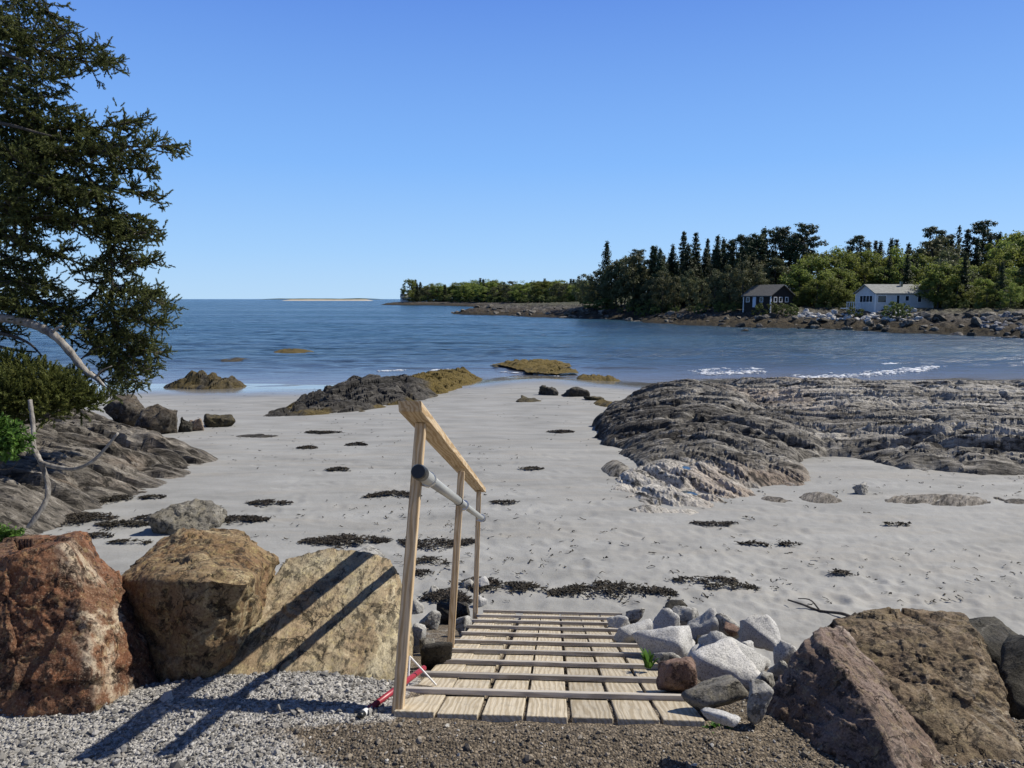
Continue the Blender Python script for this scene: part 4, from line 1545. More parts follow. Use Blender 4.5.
for (tu, tv, sv, d, spr) in [
    (28, -15, -60, 12, .5), (60, 14, -40, 11.6, .55), (50, -30, -90, 12.2, .5), (66, 28, -20, 12.4, .4), (40, 40, 0, 11.2, .5), (72, 60, 20, 12.2, .45), (118, 62, 40, 11.8, .42), (112, 50, 30, 12.2, .3), (60, 78, 60, 11.3, .55),
    (70, 108, 66, 12, .45), (35, 112, 90, 11.2, .5), (62, 98, 70, 12.6, .4), (50, 130, 110, 11.4, .45), (97, 128, 110, 11.8, .42), (140, 122, 120, 11.8, .5), (143, 150, 130, 12.2, .45), (182, 145, 125, 11.9, .5), (160, 168, 140, 12.2, .42),
    (120, 150, 140, 11.4, .5), (75, 150, 140, 11.2, .5), (158, 192, 150, 12.0, .45), (140, 215, 165, 11.7, .45), (110, 190, 160, 11.3, .5), (70, 185, 170, 11.0, .5), (40, 170, 160, 11.0, .55), (148, 232, 185, 12, .4), (122, 225, 190, 12.2, .4),
    (90, 222, 195, 11.3, .45), (50, 215, 200, 11.0, .5), (70, 255, 215, 11.2, .42), (30, 240, 220, 10.9, .5), (60, 285, 240, 11.2, .45), (25, 280, 250, 10.9, .5), (78, 310, 265, 11.5, .42), (40, 310, 280, 11.0, .4), (15, 200, 190, 10.8, .5),
    (10, 90, 80, 10.9, .5), (5, 20, 0, 10.9, .5), (20, 150, 140, 10.9, .5), (8, 300, 290, 10.8, .4), (0, 260, 250, 12.8, .6), (10, 60, 50, 13, .6), (20, 220, 200, 13.2, .6), (15, 330, 310, 11.6, .35)]:
    bough(tu, tv, sv, d, .028, spr, 7 if tv > 100 else 4)
# the long hanging bough
stem = [at_y(70, 150, 11.9), at_y(98, 195, 11.8), at_y(110, 245, 11.8), at_y(113, 300, 11.8), at_y(117, 345, 11.8), at_y(121, 384, 11.8)]
grow(stem, .03, .34, 1.5, -.05, start=.15, flat=.5)
for (su, sv, tu, tv, sp) in [(110, 240, 150, 228, .3), (110, 240, 135, 262, .3), (112, 262, 152, 262, .32), (112, 268, 92, 296, .3), (113, 285, 165, 304, .36), (113, 290, 158, 290, .34), (114, 300, 92, 318, .34), (114, 310, 160, 324, .36), (115, 318, 96, 340, .3),
                             (116, 325, 150, 345, .34), (117, 340, 160, 354, .24), (118, 345, 106, 366, .24), (118, 350, 145, 372, .24), (112, 250, 88, 270, .28), (114, 305, 140, 312, .3), (116, 330, 128, 352, .3), (119, 362, 138, 386, .2)]:
    a, b = at_y(su, sv, 11.8), at_y(tu, tv, 11.8 + rt.normal(0, .3))
    grow([a, (a * .5 + b * .5) + [0, 0, -.02], b], .010, sp * .9, 1.7, -.1, start=.05)
for (su, sv, tu, tv, sp) in [(60, 335, 88, 338, .3), (20, 322, 62, 318, .35), (80, 360, 104, 345, .25), (40, 300, 88, 330, .3), (92, 372, 112, 392, .2)]:
    a, b = at_y(su, sv, 11.4), at_y(tu, tv, 11.3)
    grow([a, (a + b) / 2 + [0, 0, .03], b], .012, sp, 1.1, -.1, start=.05)

tree = link('spruce_tree', None, None, tuple(TREE))
tag(tree, 'big near spruce with ragged dark boughs reaching over the ledge', 'tree')
from mathutils.kdtree import KDTree
kd = KDTree(len(tw_p))
for i, q in enumerate(tw_p):
    kd.insert(q, i)
kd.balance()
ok = [i for i, q in enumerate(tw_p) if len(kd.find_range(q, .16)) > 6]
V, F, S_ = scatter_twigs(np.array(tw_p)[ok], np.array(tw_d)[ok], np.array(tw_s)[ok], TW, rt)
me = make_mesh('crown', localise(V, TREE), F, M['needle'], False, {'shade': S_})
crown = link('crown', me, tree)
print('spruce twigs', len(tw_p), 'faces', len(F))
o = limbs.build('branches', M['bark'], crown, smooth_=True)
o.data.transform(Matrix.Translation(-Vector(TREE)))
tp = bezier([TREE + [0, 0, -.6], TREE + [.05, 0, 1.5], TREE + [.02, .1, 5], TREE + [.1, 0, 9.5]], 30)
Geo().tube(tp - TREE, np.linspace(.26, .03, 30), 14).build('trunk', M['bark'], tree, smooth_=True)
# gnarled bleached limb
gl = [at_y(-25, 322, 11.2), at_y(0, 318, 11.1), at_y(28, 323, 11.0), at_y(52, 334, 10.9), at_y(70, 352, 10.9), at_y(84, 370, 10.9), at_y(96, 378, 10.9), at_y(104, 386, 10.9)]
cp = bezier(gl, 46)
DL = []
DL.append(Geo().tube(cp - TREE, np.interp(np.linspace(0, 1, 46), [0, .35, .7, 1], [.072, .062, .05, .018]) * (1 + .08 * rt.normal(size=46)), 12))
DL.append(Geo().tube(bezier([at_y(50, 334, 10.9) - TREE, at_y(56, 329, 10.85) - TREE, at_y(63, 326, 10.85) - TREE], 8), np.linspace(.03, .012, 8), 8))
DL.append(Geo().tube(bezier([at_y(96, 378, 10.9) - TREE, at_y(101, 371, 10.9) - TREE, at_y(112, 366, 10.9) - TREE], 8), np.linspace(.018, .006, 8), 8))
DL.append(Geo().tube(bezier([at_y(-20, 342, 11.2) - TREE, at_y(15, 350, 11.1) - TREE, at_y(36, 352, 11) - TREE], 10), np.linspace(.03, .012, 10), 8))
DL.append(Geo().tube(bezier([at_y(-20, 330, 11.2) - TREE, at_y(12, 336, 11.1) - TREE, at_y(30, 344, 11) - TREE, at_y(42, 356, 11) - TREE], 10), np.linspace(.035, .01, 10), 8))
DL.append(Geo().tube(bezier([at_y(-20, 45, 11.5) - TREE, at_y(5, 54, 11.2) - TREE, at_y(32, 64, 11.2) - TREE], 10), np.linspace(.04, .012, 10), 8))
DL.append(Geo().tube(bezier([at_y(40, 52, 11.8) - TREE, at_y(66, 34, 11.6) - TREE, at_y(78, 33, 11.6) - TREE, at_y(88, 28, 11.6) - TREE], 10), np.linspace(.018, .004, 10), 6))
DL.append(Geo().tube(bezier([at_y(76, 33, 11.6) - TREE, at_y(80, 37, 11.6) - TREE, at_y(82, 44, 11.6) - TREE], 6), np.linspace(.007, .003, 6), 5))
DL.append(Geo().tube(bezier([at_y(-20, 120, 11.5) - TREE, at_y(10, 125, 11.1) - TREE, at_y(35, 132, 11.1) - TREE, at_y(52, 136, 11.1) - TREE], 10), np.linspace(.035, .01, 10), 8))
for g in DL:
    o = g.build('dead_limb', M['deadwood'] if g in DL[:3] else M['bark'], tree, smooth_=True)
    o['label'] = 'bleached bare limb'

# broken bleached branch in front of the ledge
b0 = at_y(28, 528, 8.6)
g = Geo()
main = bezier([at_y(30, 400, 9.2), at_y(33, 425, 9.1), at_y(34, 447, 9.0), at_y(41, 463, 8.9), at_y(48, 485, 8.8), at_y(45, 503, 8.7), at_y(28, 528, 8.6)], 40) - b0
g.tube(main, np.linspace(.026, .03, 40) * (1 + .1 * rt.normal(size=40)), 10)
g.tube(bezier([at_y(41, 463, 8.9), at_y(56, 467, 8.8), at_y(74, 469, 8.7), at_y(90, 463, 8.6), at_y(104, 450, 8.6), at_y(118, 433, 8.6)], 26) - b0, np.linspace(.03, .014, 26), 9)
g.tube(bezier([at_y(34, 447, 9.0), at_y(26, 436, 9.0), at_y(-4, 424, 9.2)], 12) - b0, np.linspace(.02, .01, 12), 8)
o = g.build('broken_branch', M['deadwood'], None, smooth_=True, loc=tuple(b0))
tag(o, 'bleached forked dead branch hanging in front of the pale ledge', 'branch')


# shrubs on the ledge
def shrub(name, base, spots, mat, label, tmpl, n, stemr=.012, up=.6, cat='shrub', scale=(.7, 1.2)):
    root = link(name, None, None, tuple(base))
    tag(root, label, cat)
    P, D, Sx = [], [], []
    st = Geo()
    for (u, v, y, r) in spots:
        c = at_y(u, v, y)
        st.tube(bezier([np.zeros(3), (c - base) * .5 + rt.normal(0, .04, 3), c - base], 8), np.linspace(stemr, stemr * .3, 8), 6)
        k = int(n * r * r / .09)
        for _ in range(k):
            q = rt.normal(size=3)
            q *= rt.random() ** .4 / np.linalg.norm(q)
            P.append(c - base + q * r * np.array([1, 1, .75]))
            D.append(q + rt.normal(0, .4, 3) + [0, 0, up])
            Sx.append(rt.uniform(*scale))
    V, F, S_ = scatter_twigs(np.array(P), np.array(D), np.array(Sx), tmpl, rt)
    link('foliage', make_mesh('foliage', V, F, mat, False, {'shade': S_}), root)
    st.build('stem', M['bark'], root, smooth_=True)
    return root


shrub('juniper_shrub', at_y(20, 425, 11.0), [(10, 372, 10.8, .35), (35, 380, 10.6, .36), (60, 392, 10.5, .33), (80, 402, 10.6, .25), (98, 400, 10.7, .14), (20, 400, 10.3, .36), (48, 408, 10.3, .25), (5, 392, 10.2, .3), (-15, 385, 10.6, .4), (72, 384, 10.9, .25), (0, 415, 10.2, .25)],
      M['needle2'], 'low spreading juniper shrub on top of the pale ledge', TW, 230)


def leaf_template(nl, L, W, r_, stem=.1):
    V, F, s = [], [], []
    for k in range(nl):
        a = r_.uniform(0, 6.28)
        lean = r_.uniform(.5, 1.3)
        dr = np.array([math.cos(a) * math.sin(lean), math.sin(a) * math.sin(lean), math.cos(lean)])
        w = np.cross(dr, [0, 0, 1.0])
        w /= np.linalg.norm(w)
        p = np.array([0, 0, stem * r_.random()])
        l = L * r_.uniform(.6, 1.2)
        nrm = np.cross(w, dr)
        b = len(V)
        V += [p, p + dr * l * .45 + w * W / 2 + nrm * .1 * l, p + dr * l - nrm * .12 * l, p + dr * l * .45 - w * W / 2 + nrm * .1 * l]
        F += [(b, b + 1, b + 2), (b, b + 2, b + 3)]
        s += [r_.random()] * 4
    return np.array(V), np.array(F), np.array(s)


LT = [leaf_template(9, .055, .03, rt) for _ in range(3)]
shrub('leafy_bush', at_y(-6, 470, 8.6), [(2, 432, 8.4, .16), (14, 440, 8.3, .13), (-14, 445, 8.4, .2), (8, 452, 8.3, .12), (24, 447, 8.5, .07)], M['herb'], 'bright green leafy bush at the left edge in front of the ledge', LT, 330, .006)
shrub('leafy_bush', at_y(-5, 580, 4.2), [(2, 538, 4.1, .055), (-12, 545, 4.2, .08), (14, 537, 4.1, .035), (8, 546, 4.1, .04)], M['herb'], 'small green leafy plant behind the rust red boulder', LT, 1500, .003, cat='plant', scale=(.35, .6))

# weeds by the ramp
def blade_plant(name, p, n, L, W, label, mat, lean=.6):
    V, F, s = [], [], []
    for k in range(n):
        a = rt.uniform(0, 6.28)
        le = rt.uniform(.05, lean)
        l = L * rt.uniform(.6, 1.1)
        q = np.array([rt.normal(0, .008), rt.normal(0, .008), 0])
        b = len(V)
        sh = rt.random()
        m_ = 5
        for j in range(m_ + 1):
            t = j / m_
            c = q + np.array([math.cos(a) * math.sin(le) * l * t * (1 + .5 * t), math.sin(a) * math.sin(le) * l * t * (1 + .5 * t), l * t * math.cos(le) * (1 - .18 * t * t)])
            w = W * (math.sin(math.pi * min(1, .12 + .88 * t)) ** .8 + .05) * .5
            sd_ = np.array([-math.sin(a), math.cos(a), 0]) * w
            V += [c + sd_, c - sd_]
            s += [sh, sh]
            if j:
                i = len(V)
                F.append((i - 4, i - 3, i - 1, i - 2))
    me = make_mesh(name, np.array(V), np.array(F), mat, False, {'shade': np.array(s)})
    o = link(name, me, None, tuple(p))
    tag(o, label, 'plant')
    return o


pz = slope_pt(649, 668, .04)
blade_plant('weed_plant', pz, 16, .115, .02, 'upright green weed growing between the ramp and the squared granite block', M['herb'], .5)
pz = slope_pt(674, 690, .02)
blade_plant('weed_plant', pz, 6, .06, .012, 'tiny green shoot under the red brown stone at the ramp edge', M['herb'], .5)
pz = at_z(716, 731, .0)
blade_plant('weed_plant', pz, 26, .055, .016, 'low green weed at the front corner of the ramp', M['herb'], 1.25)
pz = at_z(728, 727, .0)
blade_plant('weed_plant', pz, 20, .05, .015, 'second low green weed just right of the corner weed', M['herb'], 1.25)
pz = at_z(2, 690, .0)
blade_plant('grass_tuft', pz, 16, .18, .008, 'sparse green grass blades in front of the rust red boulder', M['herb'], .7)

# ------------------------------------------------------------------ far shore
land = [(140, 45), (95, 56), (66, 70), (57, 81), (45.5, 105), (34, 116), (26, 138), (19.4, 160), (8, 178), (-6, 204), (-20, 218), (-12, 240), (4, 270), (2, 330), (-14, 400), (-40, 480), (-62, 522), (-100, 556), (-97, 600), (-40, 650), (60, 720), (800, 950), (900, 45)]


def land_z(x, y):
    sh = np.shape(x)
    sd = sdpoly(x, y, land)
    sc_ = np.clip(np.asarray(y) / 120, .6, 3)
    w = fbm(P3(x, y, 1.0, .05), 4).reshape(sh)
    sd = sd + w * 6 * np.clip(sc_, .5, 1.2)
    z = SEA - .6 + 1.9 * smooth(-1.5, 9, sd) + 1.55 * smooth(8, 17, sd)
    z = z + .8 * smooth(17, 40, sd) + 2.2 * smooth(45, 90, sd) + 2.6 * smooth(380, 470, y) * smooth(30, 60, sd)
    sp = smooth(280, 400, y)
    z = z - 0.9 * sp * smooth(8, 17, sd)
    lum = (ridged(P3(x, y, 2.0, .3), 4) * .55 + fbm(P3(x, y, 6.0, 1.0), 3) * .4 - .1).reshape(sh)
    return z + lum * smooth(-2, 3, sd) * (1 - .7 * smooth(14, 22, sd)), sd


def mat_farland():
    m = NM('shore_ground', .9, .2)
    p = m.pos()
    z = m.n('ShaderNodeSeparateXYZ', Vector=p).outputs[2]
    h = m.math('ADD', z, m.math('MULTIPLY', m.math('SUBTRACT', m.noise(.35, 6, .65, p), .5), 1.5))
    t = m.math('MULTIPLY', m.math('ADD', h, 2.9), .26)
    c = m.ramp(t, [(.05, (.03, .024, .012)), (.22, (.062, .047, .024)), (.42, (.08, .067, .052)), (.62, (.14, .13, .113)), (.80, (.125, .12, .075)), (.97, (.085, .098, .036))])
    k = m.noise(1.6, 7, .75, p)
    c = m.mix(m.ramp(k, [(.44, .95), (.56, 0)]), c, (.02, .017, .013))
    c = m.mix(m.ramp(k, [(.6, 0), (.7, .5)]), c, (.26, .245, .22))
    return m.done(c, normal=m.bump(m.noise(2.2, 6, .7, p), .9, .5))


tcol = np.concatenate([np.linspace(-.35, 1.0, 620), np.linspace(1.03, 3.0, 40)])
rrow = 44 * (980 / 44) ** np.linspace(0, 1, 430)
Yg, Tg = np.meshgrid(rrow, tcol, indexing='ij')
Xg = Yg * Tg
Z, sd = land_z(Xg, Yg)
Fc = grid_faces(len(rrow), len(tcol))
k = (sd.ravel()[Fc] > -5).any(1)
V, Fc, _ = compact(np.stack([Xg.ravel(), Yg.ravel(), Z.ravel()], 1), Fc[k])
me = make_mesh('far_shore', V, Fc[:, ::-1], mat_farland(), True)
me.flip_normals()
struct(link('far_shore', me), 'rocky far shore of the cove with weed, grey stones and rough grass', 'shore')

# distant island
ip = at_z(330, 300.4, SEA)
ip = np.array([-.2443 * 1900, 1900, SEA])
t = np.linspace(-1, 1, 90)
w = np.linspace(-1, 1, 24)
Tg, Wg = np.meshgrid(t, w)
prof = 2.0 + 3.0 * smooth(1, .75, np.abs(Tg)) + 2.2 * fbm(P3(Tg, Wg * .2, 1.0, 6.0), 4).reshape(Tg.shape)
Z = (1 - Wg ** 2) * prof * smooth(1.0, .9, np.abs(Tg)) - 1.0
me = make_mesh('far_island', np.stack([Tg.ravel() * 114, Wg.ravel() * 60, Z.ravel()], 1), grid_faces(24, 90), None, True)
im = NM('island_ground', .9, .2)
h = im.n('ShaderNodeSeparateXYZ', Vector=im.coord()).outputs[2]
nn = im.noise(.06, 5, .6)
me.materials.append(im.done(im.ramp(im.math('ADD', im.math('MULTIPLY', h, .16), im.math('MULTIPLY', im.math('SUBTRACT', nn, .5), .5)), [(.3, (.42, .37, .3)), (.5, (.3, .27, .2)), (.62, (.1, .11, .06))])))
struct(link('far_island', me, None, tuple(ip)), 'low sandy island on the horizon', 'island')
# low hills behind it
t = np.linspace(-1, 1, 60)
Tg, Wg = np.meshgrid(t, np.linspace(-1, 1, 12))
Z = (1 - Wg ** 2) * (14 + 8 * fbm(P3(Tg, Wg * .2, 4.0, 3.0), 3).reshape(Tg.shape)) * smooth(1, .6, np.abs(Tg)) - 4
me = make_mesh('distant_coast', np.stack([Tg.ravel() * 900, Wg.ravel() * 200, Z.ravel()], 1), grid_faces(12, 60), M['farbush'], True, {'shade': np.zeros(Tg.size)})
struct(link('distant_coast', me, None, (-.02 * 9000 - 2100, 9000, SEA)), 'thin line of distant coast behind the island', 'coast')


# ---- tree kinds (meshes are shared by the copies)
def cards(P, N, sz, r_, asp=.6):
    n = len(P)
    A, B, C_ = frames(N, r_.uniform(0, 6.28, n))
    a = A * sz[:, None]
    b = B * (sz * asp)[:, None]
    c = C_ * (sz * .25 * r_.normal(size=n))[:, None]
    V = np.stack([P - a, P + b + c, P + a, P - b + c], 1).reshape(-1, 3)
    F = np.arange(n * 4).reshape(n, 4)
    return V, F


def spruce_mesh(seed, n=3200, rad=.2, ragged=.35, top=1.0, bare=.08):
    """unit-height spruce crown: whorls of drooping boughs"""
    r_ = np.random.default_rng(seed)
    P, N, S_, H = [], [], [], []
    nw = 34
    for i in range(nw):
        z = min(.992, bare + (1 - bare) * (max(0, i + r_.uniform(-.45, .45)) / nw) ** .9)
        rr = rad * (1 - z) ** .95 + .004
        k = int(6 + 5 * (1 - z))
        a0 = r_.uniform(0, 6.28)
        for j in range(k):
            L = rr * r_.uniform(1 - ragged, 1 + ragged * .7)
            if r_.random() < .10:
                L *= .4
            a = a0 + 6.28 * j / k + r_.normal(0, .25)
            m = int(n / (nw * 7.5) * (.4 + 1.3 * (1 - z)))
            t = r_.random(m) ** .7
            dz = r_.uniform(-.45, .05) * L * t + .2 * L * t ** 3 + r_.normal(0, .011, m) + r_.normal(0, .008)
            wob = r_.normal(0, 1, m) * (.018 + .05 * L * 3 * (1 - t) * .5)
            P.append(np.stack([np.cos(a) * L * t - np.sin(a) * wob, np.sin(a) * L * t + np.cos(a) * wob, z + dz], 1))
            N.append(np.stack([np.cos(a) * np.ones(m) * .5, np.sin(a) * np.ones(m) * .5, np.full(m, .8)], 1) + r_.normal(0, .5, (m, 3)))
            S_.append(np.clip(r_.normal(.35, .2, m) + .25 * t + r_.normal(0, .1), 0, 1))
    P = np.concatenate(P)
    sz = r_.uniform(.008, .019, len(P))
    V, F = cards(P, np.concatenate(N), sz, r_)
    return V, F, np.repeat(np.concatenate(S_), 4)


def decid_mesh(seed, n=4200, wide=.36, low=.18, lobes=16, size=(.011, .022), gap=.55):
    """unit-height broadleaf crown made of many leaf clumps round limb ends"""
    r_ = np.random.default_rng(seed)
    P, N, S_ = [], [], []
    for i in range(lobes * 4):
        q = r_.normal(size=3)
        q /= np.linalg.norm(q)
        q *= r_.uniform(.35, 1.0) ** .5
        c = np.array([q[0] * wide, q[1] * wide, low + (1 - low) / 2 + q[2] * (1 - low) / 2 * .9])
        # narrower at the top
        tap = 1 - .35 * max(0, (c[2] - .55) / .45)
        c[:2] *= tap
        rr = r_.uniform(.045, .12)
        m = int(n / (lobes * 4) * r_.uniform(.5, 1.5))
        d = r_.normal(size=(m, 3))
        d /= np.linalg.norm(d, axis=1)[:, None]
        P.append(c + d * (rr * r_.random((m, 1)) ** .45) * np.array([1.1, 1.1, .75]))
        N.append(d + r_.normal(0, .5, (m, 3)) + [0, 0, .3])
        S_.append(np.clip(r_.normal(.45, .18, m) + r_.normal(0, .13), 0, 1))
    P = np.concatenate(P)
    V, F = cards(P, np.concatenate(N), r_.uniform(*size, len(P)), r_, .75)
    return V, F, np.repeat(np.concatenate(S_), 4)


def pine_mesh(seed, n=3600):
    r_ = np.random.default_rng(seed)
    P, N, S_ = [], [], []
    for i in range(60):
        z = .25 + .75 * (i / 60) ** .9
        L = (.24 * math.sin(math.pi * min(1, (1 - z) * 1.15 + .12)) ** .8) * r_.uniform(.5, 1.15)
        a = r_.uniform(0, 6.28)
        for q in range(3):
            f = r_.uniform(.45, 1)
            c = np.array([math.cos(a + r_.normal(0, .25)) * L * f, math.sin(a + r_.normal(0, .25)) * L * f, z + .04 * f])
            m = n // 180
            d = r_.normal(size=(m, 3))
            d /= np.linalg.norm(d, axis=1)[:, None]
            P.append(c + d * r_.random((m, 1)) ** .5 * np.array([.062, .062, .034]))
            N.append(d + [0, 0, .6])
            S_.append(np.clip(r_.normal(.4, .2, m), 0, 1))
    P = np.concatenate(P)
    V, F = cards(P, np.concatenate(N), r_.uniform(.01, .021, len(P)), r_, .5)
    return V, F, np.repeat(np.concatenate(S_), 4)


def trunk_mesh(name, h, r0, limbs_=0, seed=0, spread=.25):
    r_ = np.random.default_rng(seed)
    g = Geo()
    pts = np.array([[r_.normal(0, .006), r_.normal(0, .006), t * h] for t in np.linspace(-.06, 1, 7)])
    g.tube(pts, np.linspace(r0, r0 * .25, 7), 8)
    for k in range(limbs_):
        z = h * r_.uniform(.25, .8)
        a = r_.uniform(0, 6.28)
        e = np.array([math.cos(a) * spread * r_.uniform(.5, 1), math.sin(a) * spread * r_.uniform(.5, 1), z + r_.uniform(.1, .3)])
        g.tube(bezier([[0, 0, z], e * [.4, .4, 1] - [0, 0, .08], e], 6), np.linspace(r0 * .5, r0 * .12, 6), 5)
    me = bpy.data.meshes.new(name)
    me.from_pydata([tuple(p) for p in np.concatenate(g.V)], [], g.F)
    me.materials.append(M['farbark'])
    return me


KIND = {}
for nm_, fn, mat, tr in [
    ('spruce', [lambda s=s: spruce_mesh(s, 4600, .2 + .04 * (s % 3), .5 + .08 * (s % 2)) for s in (1, 2, 3, 4, 5)], 'farneedle', (.96, .016, 0)),
    ('thin', [lambda s=s: spruce_mesh(s, 1500, .11, .6, bare=.3) for s in (11, 12)], 'farneedle', (.98, .013, 0)),
    ('pine', [lambda s=s: pine_mesh(s, 5000) for s in (21, 22, 23)], 'farpineleaf', (.93, .018, 9)),
    ('leafy', [lambda s=s: decid_mesh(s, 5000, .34 + .03 * (s % 3), .03) for s in (31, 32, 33, 34)], 'farleaf', (.8, .018, 9)),
    ('olive', [lambda s=s: decid_mesh(s, 4000, .32, .04) for s in (41, 42, 43)], 'farolive', (.85, .016, 11)),
    ('bush', [lambda s=s: decid_mesh(s, 2200, .62, .0, 10, (.022, .045)) for s in (51, 52, 53)], 'farbush', (.5, .03, 4)),
]:
    lst = []
    for i, f in enumerate(fn):
        V, F, S_ = f()
        cm = make_mesh('crown', V, F, M[mat], False, {'shade': S_})
        tm = trunk_mesh('trunk', tr[0], tr[1], tr[2], i + 3)
        lst.append((cm, tm))
    KIND[nm_] = lst

TREENAME = {'spruce': 'spruce_tree', 'thin': 'thin_spruce_tree', 'pine': 'pine_tree', 'leafy': 'leafy_tree', 'olive': 'budding_tree', 'bush': 'bush'}
PROTO = {}
rf = np.random.default_rng(9)


def ground_far(x, y):
    z, _ = land_z(np.array([x]), np.array([y]))
    return float(z[0])


def shore_y(u, add):
    """distance at which the sight column u crosses the far shoreline, plus an offset inland"""
    t = (u - 512) / FPX / math.cos(PITCH)
    yy = np.arange(50, 640, .5)
    s = sdpoly(yy * t, yy, land)
    i = np.argmax(s > 0)
    return yy[i] + add


def far_tree(kind, u, vtop, y, label, group=None, wid=1.0):
    """a tree at distance y whose top reaches row vtop"""
    if y < 300:
        y = shore_y(u, rf.uniform(16, 19.5) if not (742 < u < 800 or 848 < u < 935) else rf.uniform(9, 13)) if kind == 'bush' else max(y + 9, shore_y(u, 19 + rf.uniform(0, 4)))
    if kind != 'bush' and 846 < u < 933:
        y = max(y, 125)
    top = at_y(u, vtop, y)
    gz_ = ground_far(top[0], y) - .1
    h = max(1.0, top[2] - gz_)
    var = int(rf.integers(0, len(KIND[kind])))
    cm, tm = KIND[kind][var]
    name = TREENAME[kind]
    key = (kind, var)
    if key not in PROTO:
        root = link(name, None)
        link('crown', cm, root)
        link('trunk' if kind != 'bush' else 'stem', tm, root)
        PROTO[key] = root
    else:
        src = PROTO[key]
        root = src.copy()
        COL.objects.link(root)
        for ch in src.children:
            c = ch.copy()
            COL.objects.link(c)
            c.parent = root
        for kk in ('label', 'category', 'group'):
            if kk in root:
                del root[kk]
    root.location = (top[0], y, gz_)
    s = h
    root.scale = (s * wid, s * wid, s)
    root.rotation_euler = (0, 0, rf.uniform(0, 6.28))
    tag(root, label, 'bush' if kind == 'bush' else 'tree', group)
    return root


def skyline(u, pts):
    return float(np.interp(u, [p[0] for p in pts], [p[1] for p in pts]))


# wood on the far point
SK_A = [(405, 281), (412, 280), (430, 284), (450, 284), (470, 281), (486, 278), (500, 281), (530, 281), (548, 279), (560, 281), (575, 279), (592, 281), (610, 282)]
gA = 'trees of the wood on the far point'
for k in range(76):
    u = 411 + (606 - 411) * (k + rf.random() * .8) / 76
    kd = rf.choice(['leafy', 'leafy', 'leafy', 'leafy', 'olive', 'spruce'])
    y = 556 - max(0, u - 440) * 1.7 + rf.uniform(0, 45)
    far_tree(kd, u, skyline(u, SK_A) + rf.uniform(-1.5, 3.5), y, {'leafy': 'light green broadleaf tree in the low wood on the far point', 'olive': 'dull green tree in the low wood on the far point', 'spruce': 'small dark spruce in the low wood on the far point'}[kd], gA, 1.5)
far_tree('leafy', 409.5, 277, 566, 'tall pale green tree at the tip of the far point', None, .9)
for k in range(44):
    u = 409 + k * 4.5 + rf.uniform(-2, 3)
    far_tree('bush', u, 296 + rf.uniform(-3, 2), 552 + rf.uniform(0, 14) - max(0, u - 440) * 1.7, 'low bush along the bank of the far point', 'bushes along the bank of the far point', 1.6)

# tall dark wood
gB = 'dark evergreens between the far point and the dark cottage'
for u, v in [(607, 241), (640, 262), (653, 254), (673, 244), (684, 231), (696, 232), (708, 238), (718, 235), (724, 238), (733, 241), (640, 262)]:
    far_tree('spruce', u, v, rf.uniform(158, 170) if u > 612 else 166, 'lone tall spruce spire standing left of the dark wood' if u == 607 else 'tall dark spruce on the skyline of the dark wood', None if u == 607 else gB, rf.uniform(.75, 1.0))
for u, v in [(617, 258), (626, 254), (634, 252), (645, 257), (598, 268), (590, 274), (583, 272), (656, 262), (662, 260), (612, 262), (622, 264)]:
    far_tree('olive', u, v, rf.uniform(160, 176), 'grey green bare branched tree at the left end of the dark wood', 'grey green trees at the left end of the dark wood', .85)
far_tree('pine', 638, 251, 170, 'dark round topped pine among the grey green trees')
far_tree('thin', 654, 253, 172, 'thin sparse spruce between the grey green trees and the dark wood')
for k in range(30):
    u = 652 + 108 * (k + rf.random()) / 30
    far_tree('spruce', u, rf.uniform(243, 268), rf.uniform(146, 168), 'dark spruce filling the tall dark wood left of the dark cottage', gB, rf.uniform(.95, 1.3))
for u, v, y in [(737, 238, 150), (742, 246, 146), (752, 240, 148), (764, 227, 145), (776, 233, 146), (757, 236, 143)]:
    far_tree('spruce' if u in (764, 742) else 'pine', u, v, y, 'dark evergreen rising behind the dark cottage', 'evergreens behind the dark cottage', 1.0)
far_tree('pine', 783, 229, 142, 'round headed pine left of the broad pine behind the dark cottage', None, .8)
far_tree('pine', 805, 227, 136, 'broad dark pine right of the dark cottage', None, 1.0)
far_tree('pine', 800, 238, 139, 'lower dark pine beside the broad pine')
far_tree('olive', 752, 252, 136, 'dull green tree left of the dark cottage roof', None, .9)
far_tree('olive', 776, 255, 132, 'pinkish olive budding tree just behind the dark cottage', None, 1.0)
for k in range(10):
    u = rf.uniform(735, 815)
    far_tree('spruce', u, rf.uniform(250, 268), rf.uniform(128, 140), 'dark spruce in shade behind the dark cottage', 'evergreens behind the dark cottage', 1.2)
# bright leafy trees between the houses
for u, v, y in [(800, 262, 125), (812, 250, 127), (822, 247, 130), (836, 246, 133), (847, 250, 129), (858, 247, 134), (870, 249, 132), (880, 252, 128), (843, 262, 124), (826, 266, 122), (866, 262, 126), (885, 262, 124), (895, 246, 134), (818, 275, 119)]:
    far_tree('leafy', u, v, y, 'bright green leafy tree between the dark cottage and the white house', 'leafy trees between the two houses', 1.05)
for u, v, y in [(857, 238, 140), (869, 241, 142), (876, 240, 142), (881, 241, 143), (892, 238, 141), (897, 239, 141), (909, 243, 139), (907, 250, 133), (913, 258, 128), (902, 262, 126)]:
    far_tree('spruce' if u != 857 else 'pine', u, v, y, 'dark spruce standing behind the white house roof', 'evergreens behind the white house', .95)
for u, v, y in [(905, 256, 124), (918, 245, 133), (925, 248, 131), (936, 236, 136), (942, 234, 138), (915, 268, 122), (950, 244, 130)]:
    far_tree('leafy' if u % 2 else 'olive', u, v, y, 'light green tree just right of and behind the white house', 'light green trees behind the white house', 1.0)
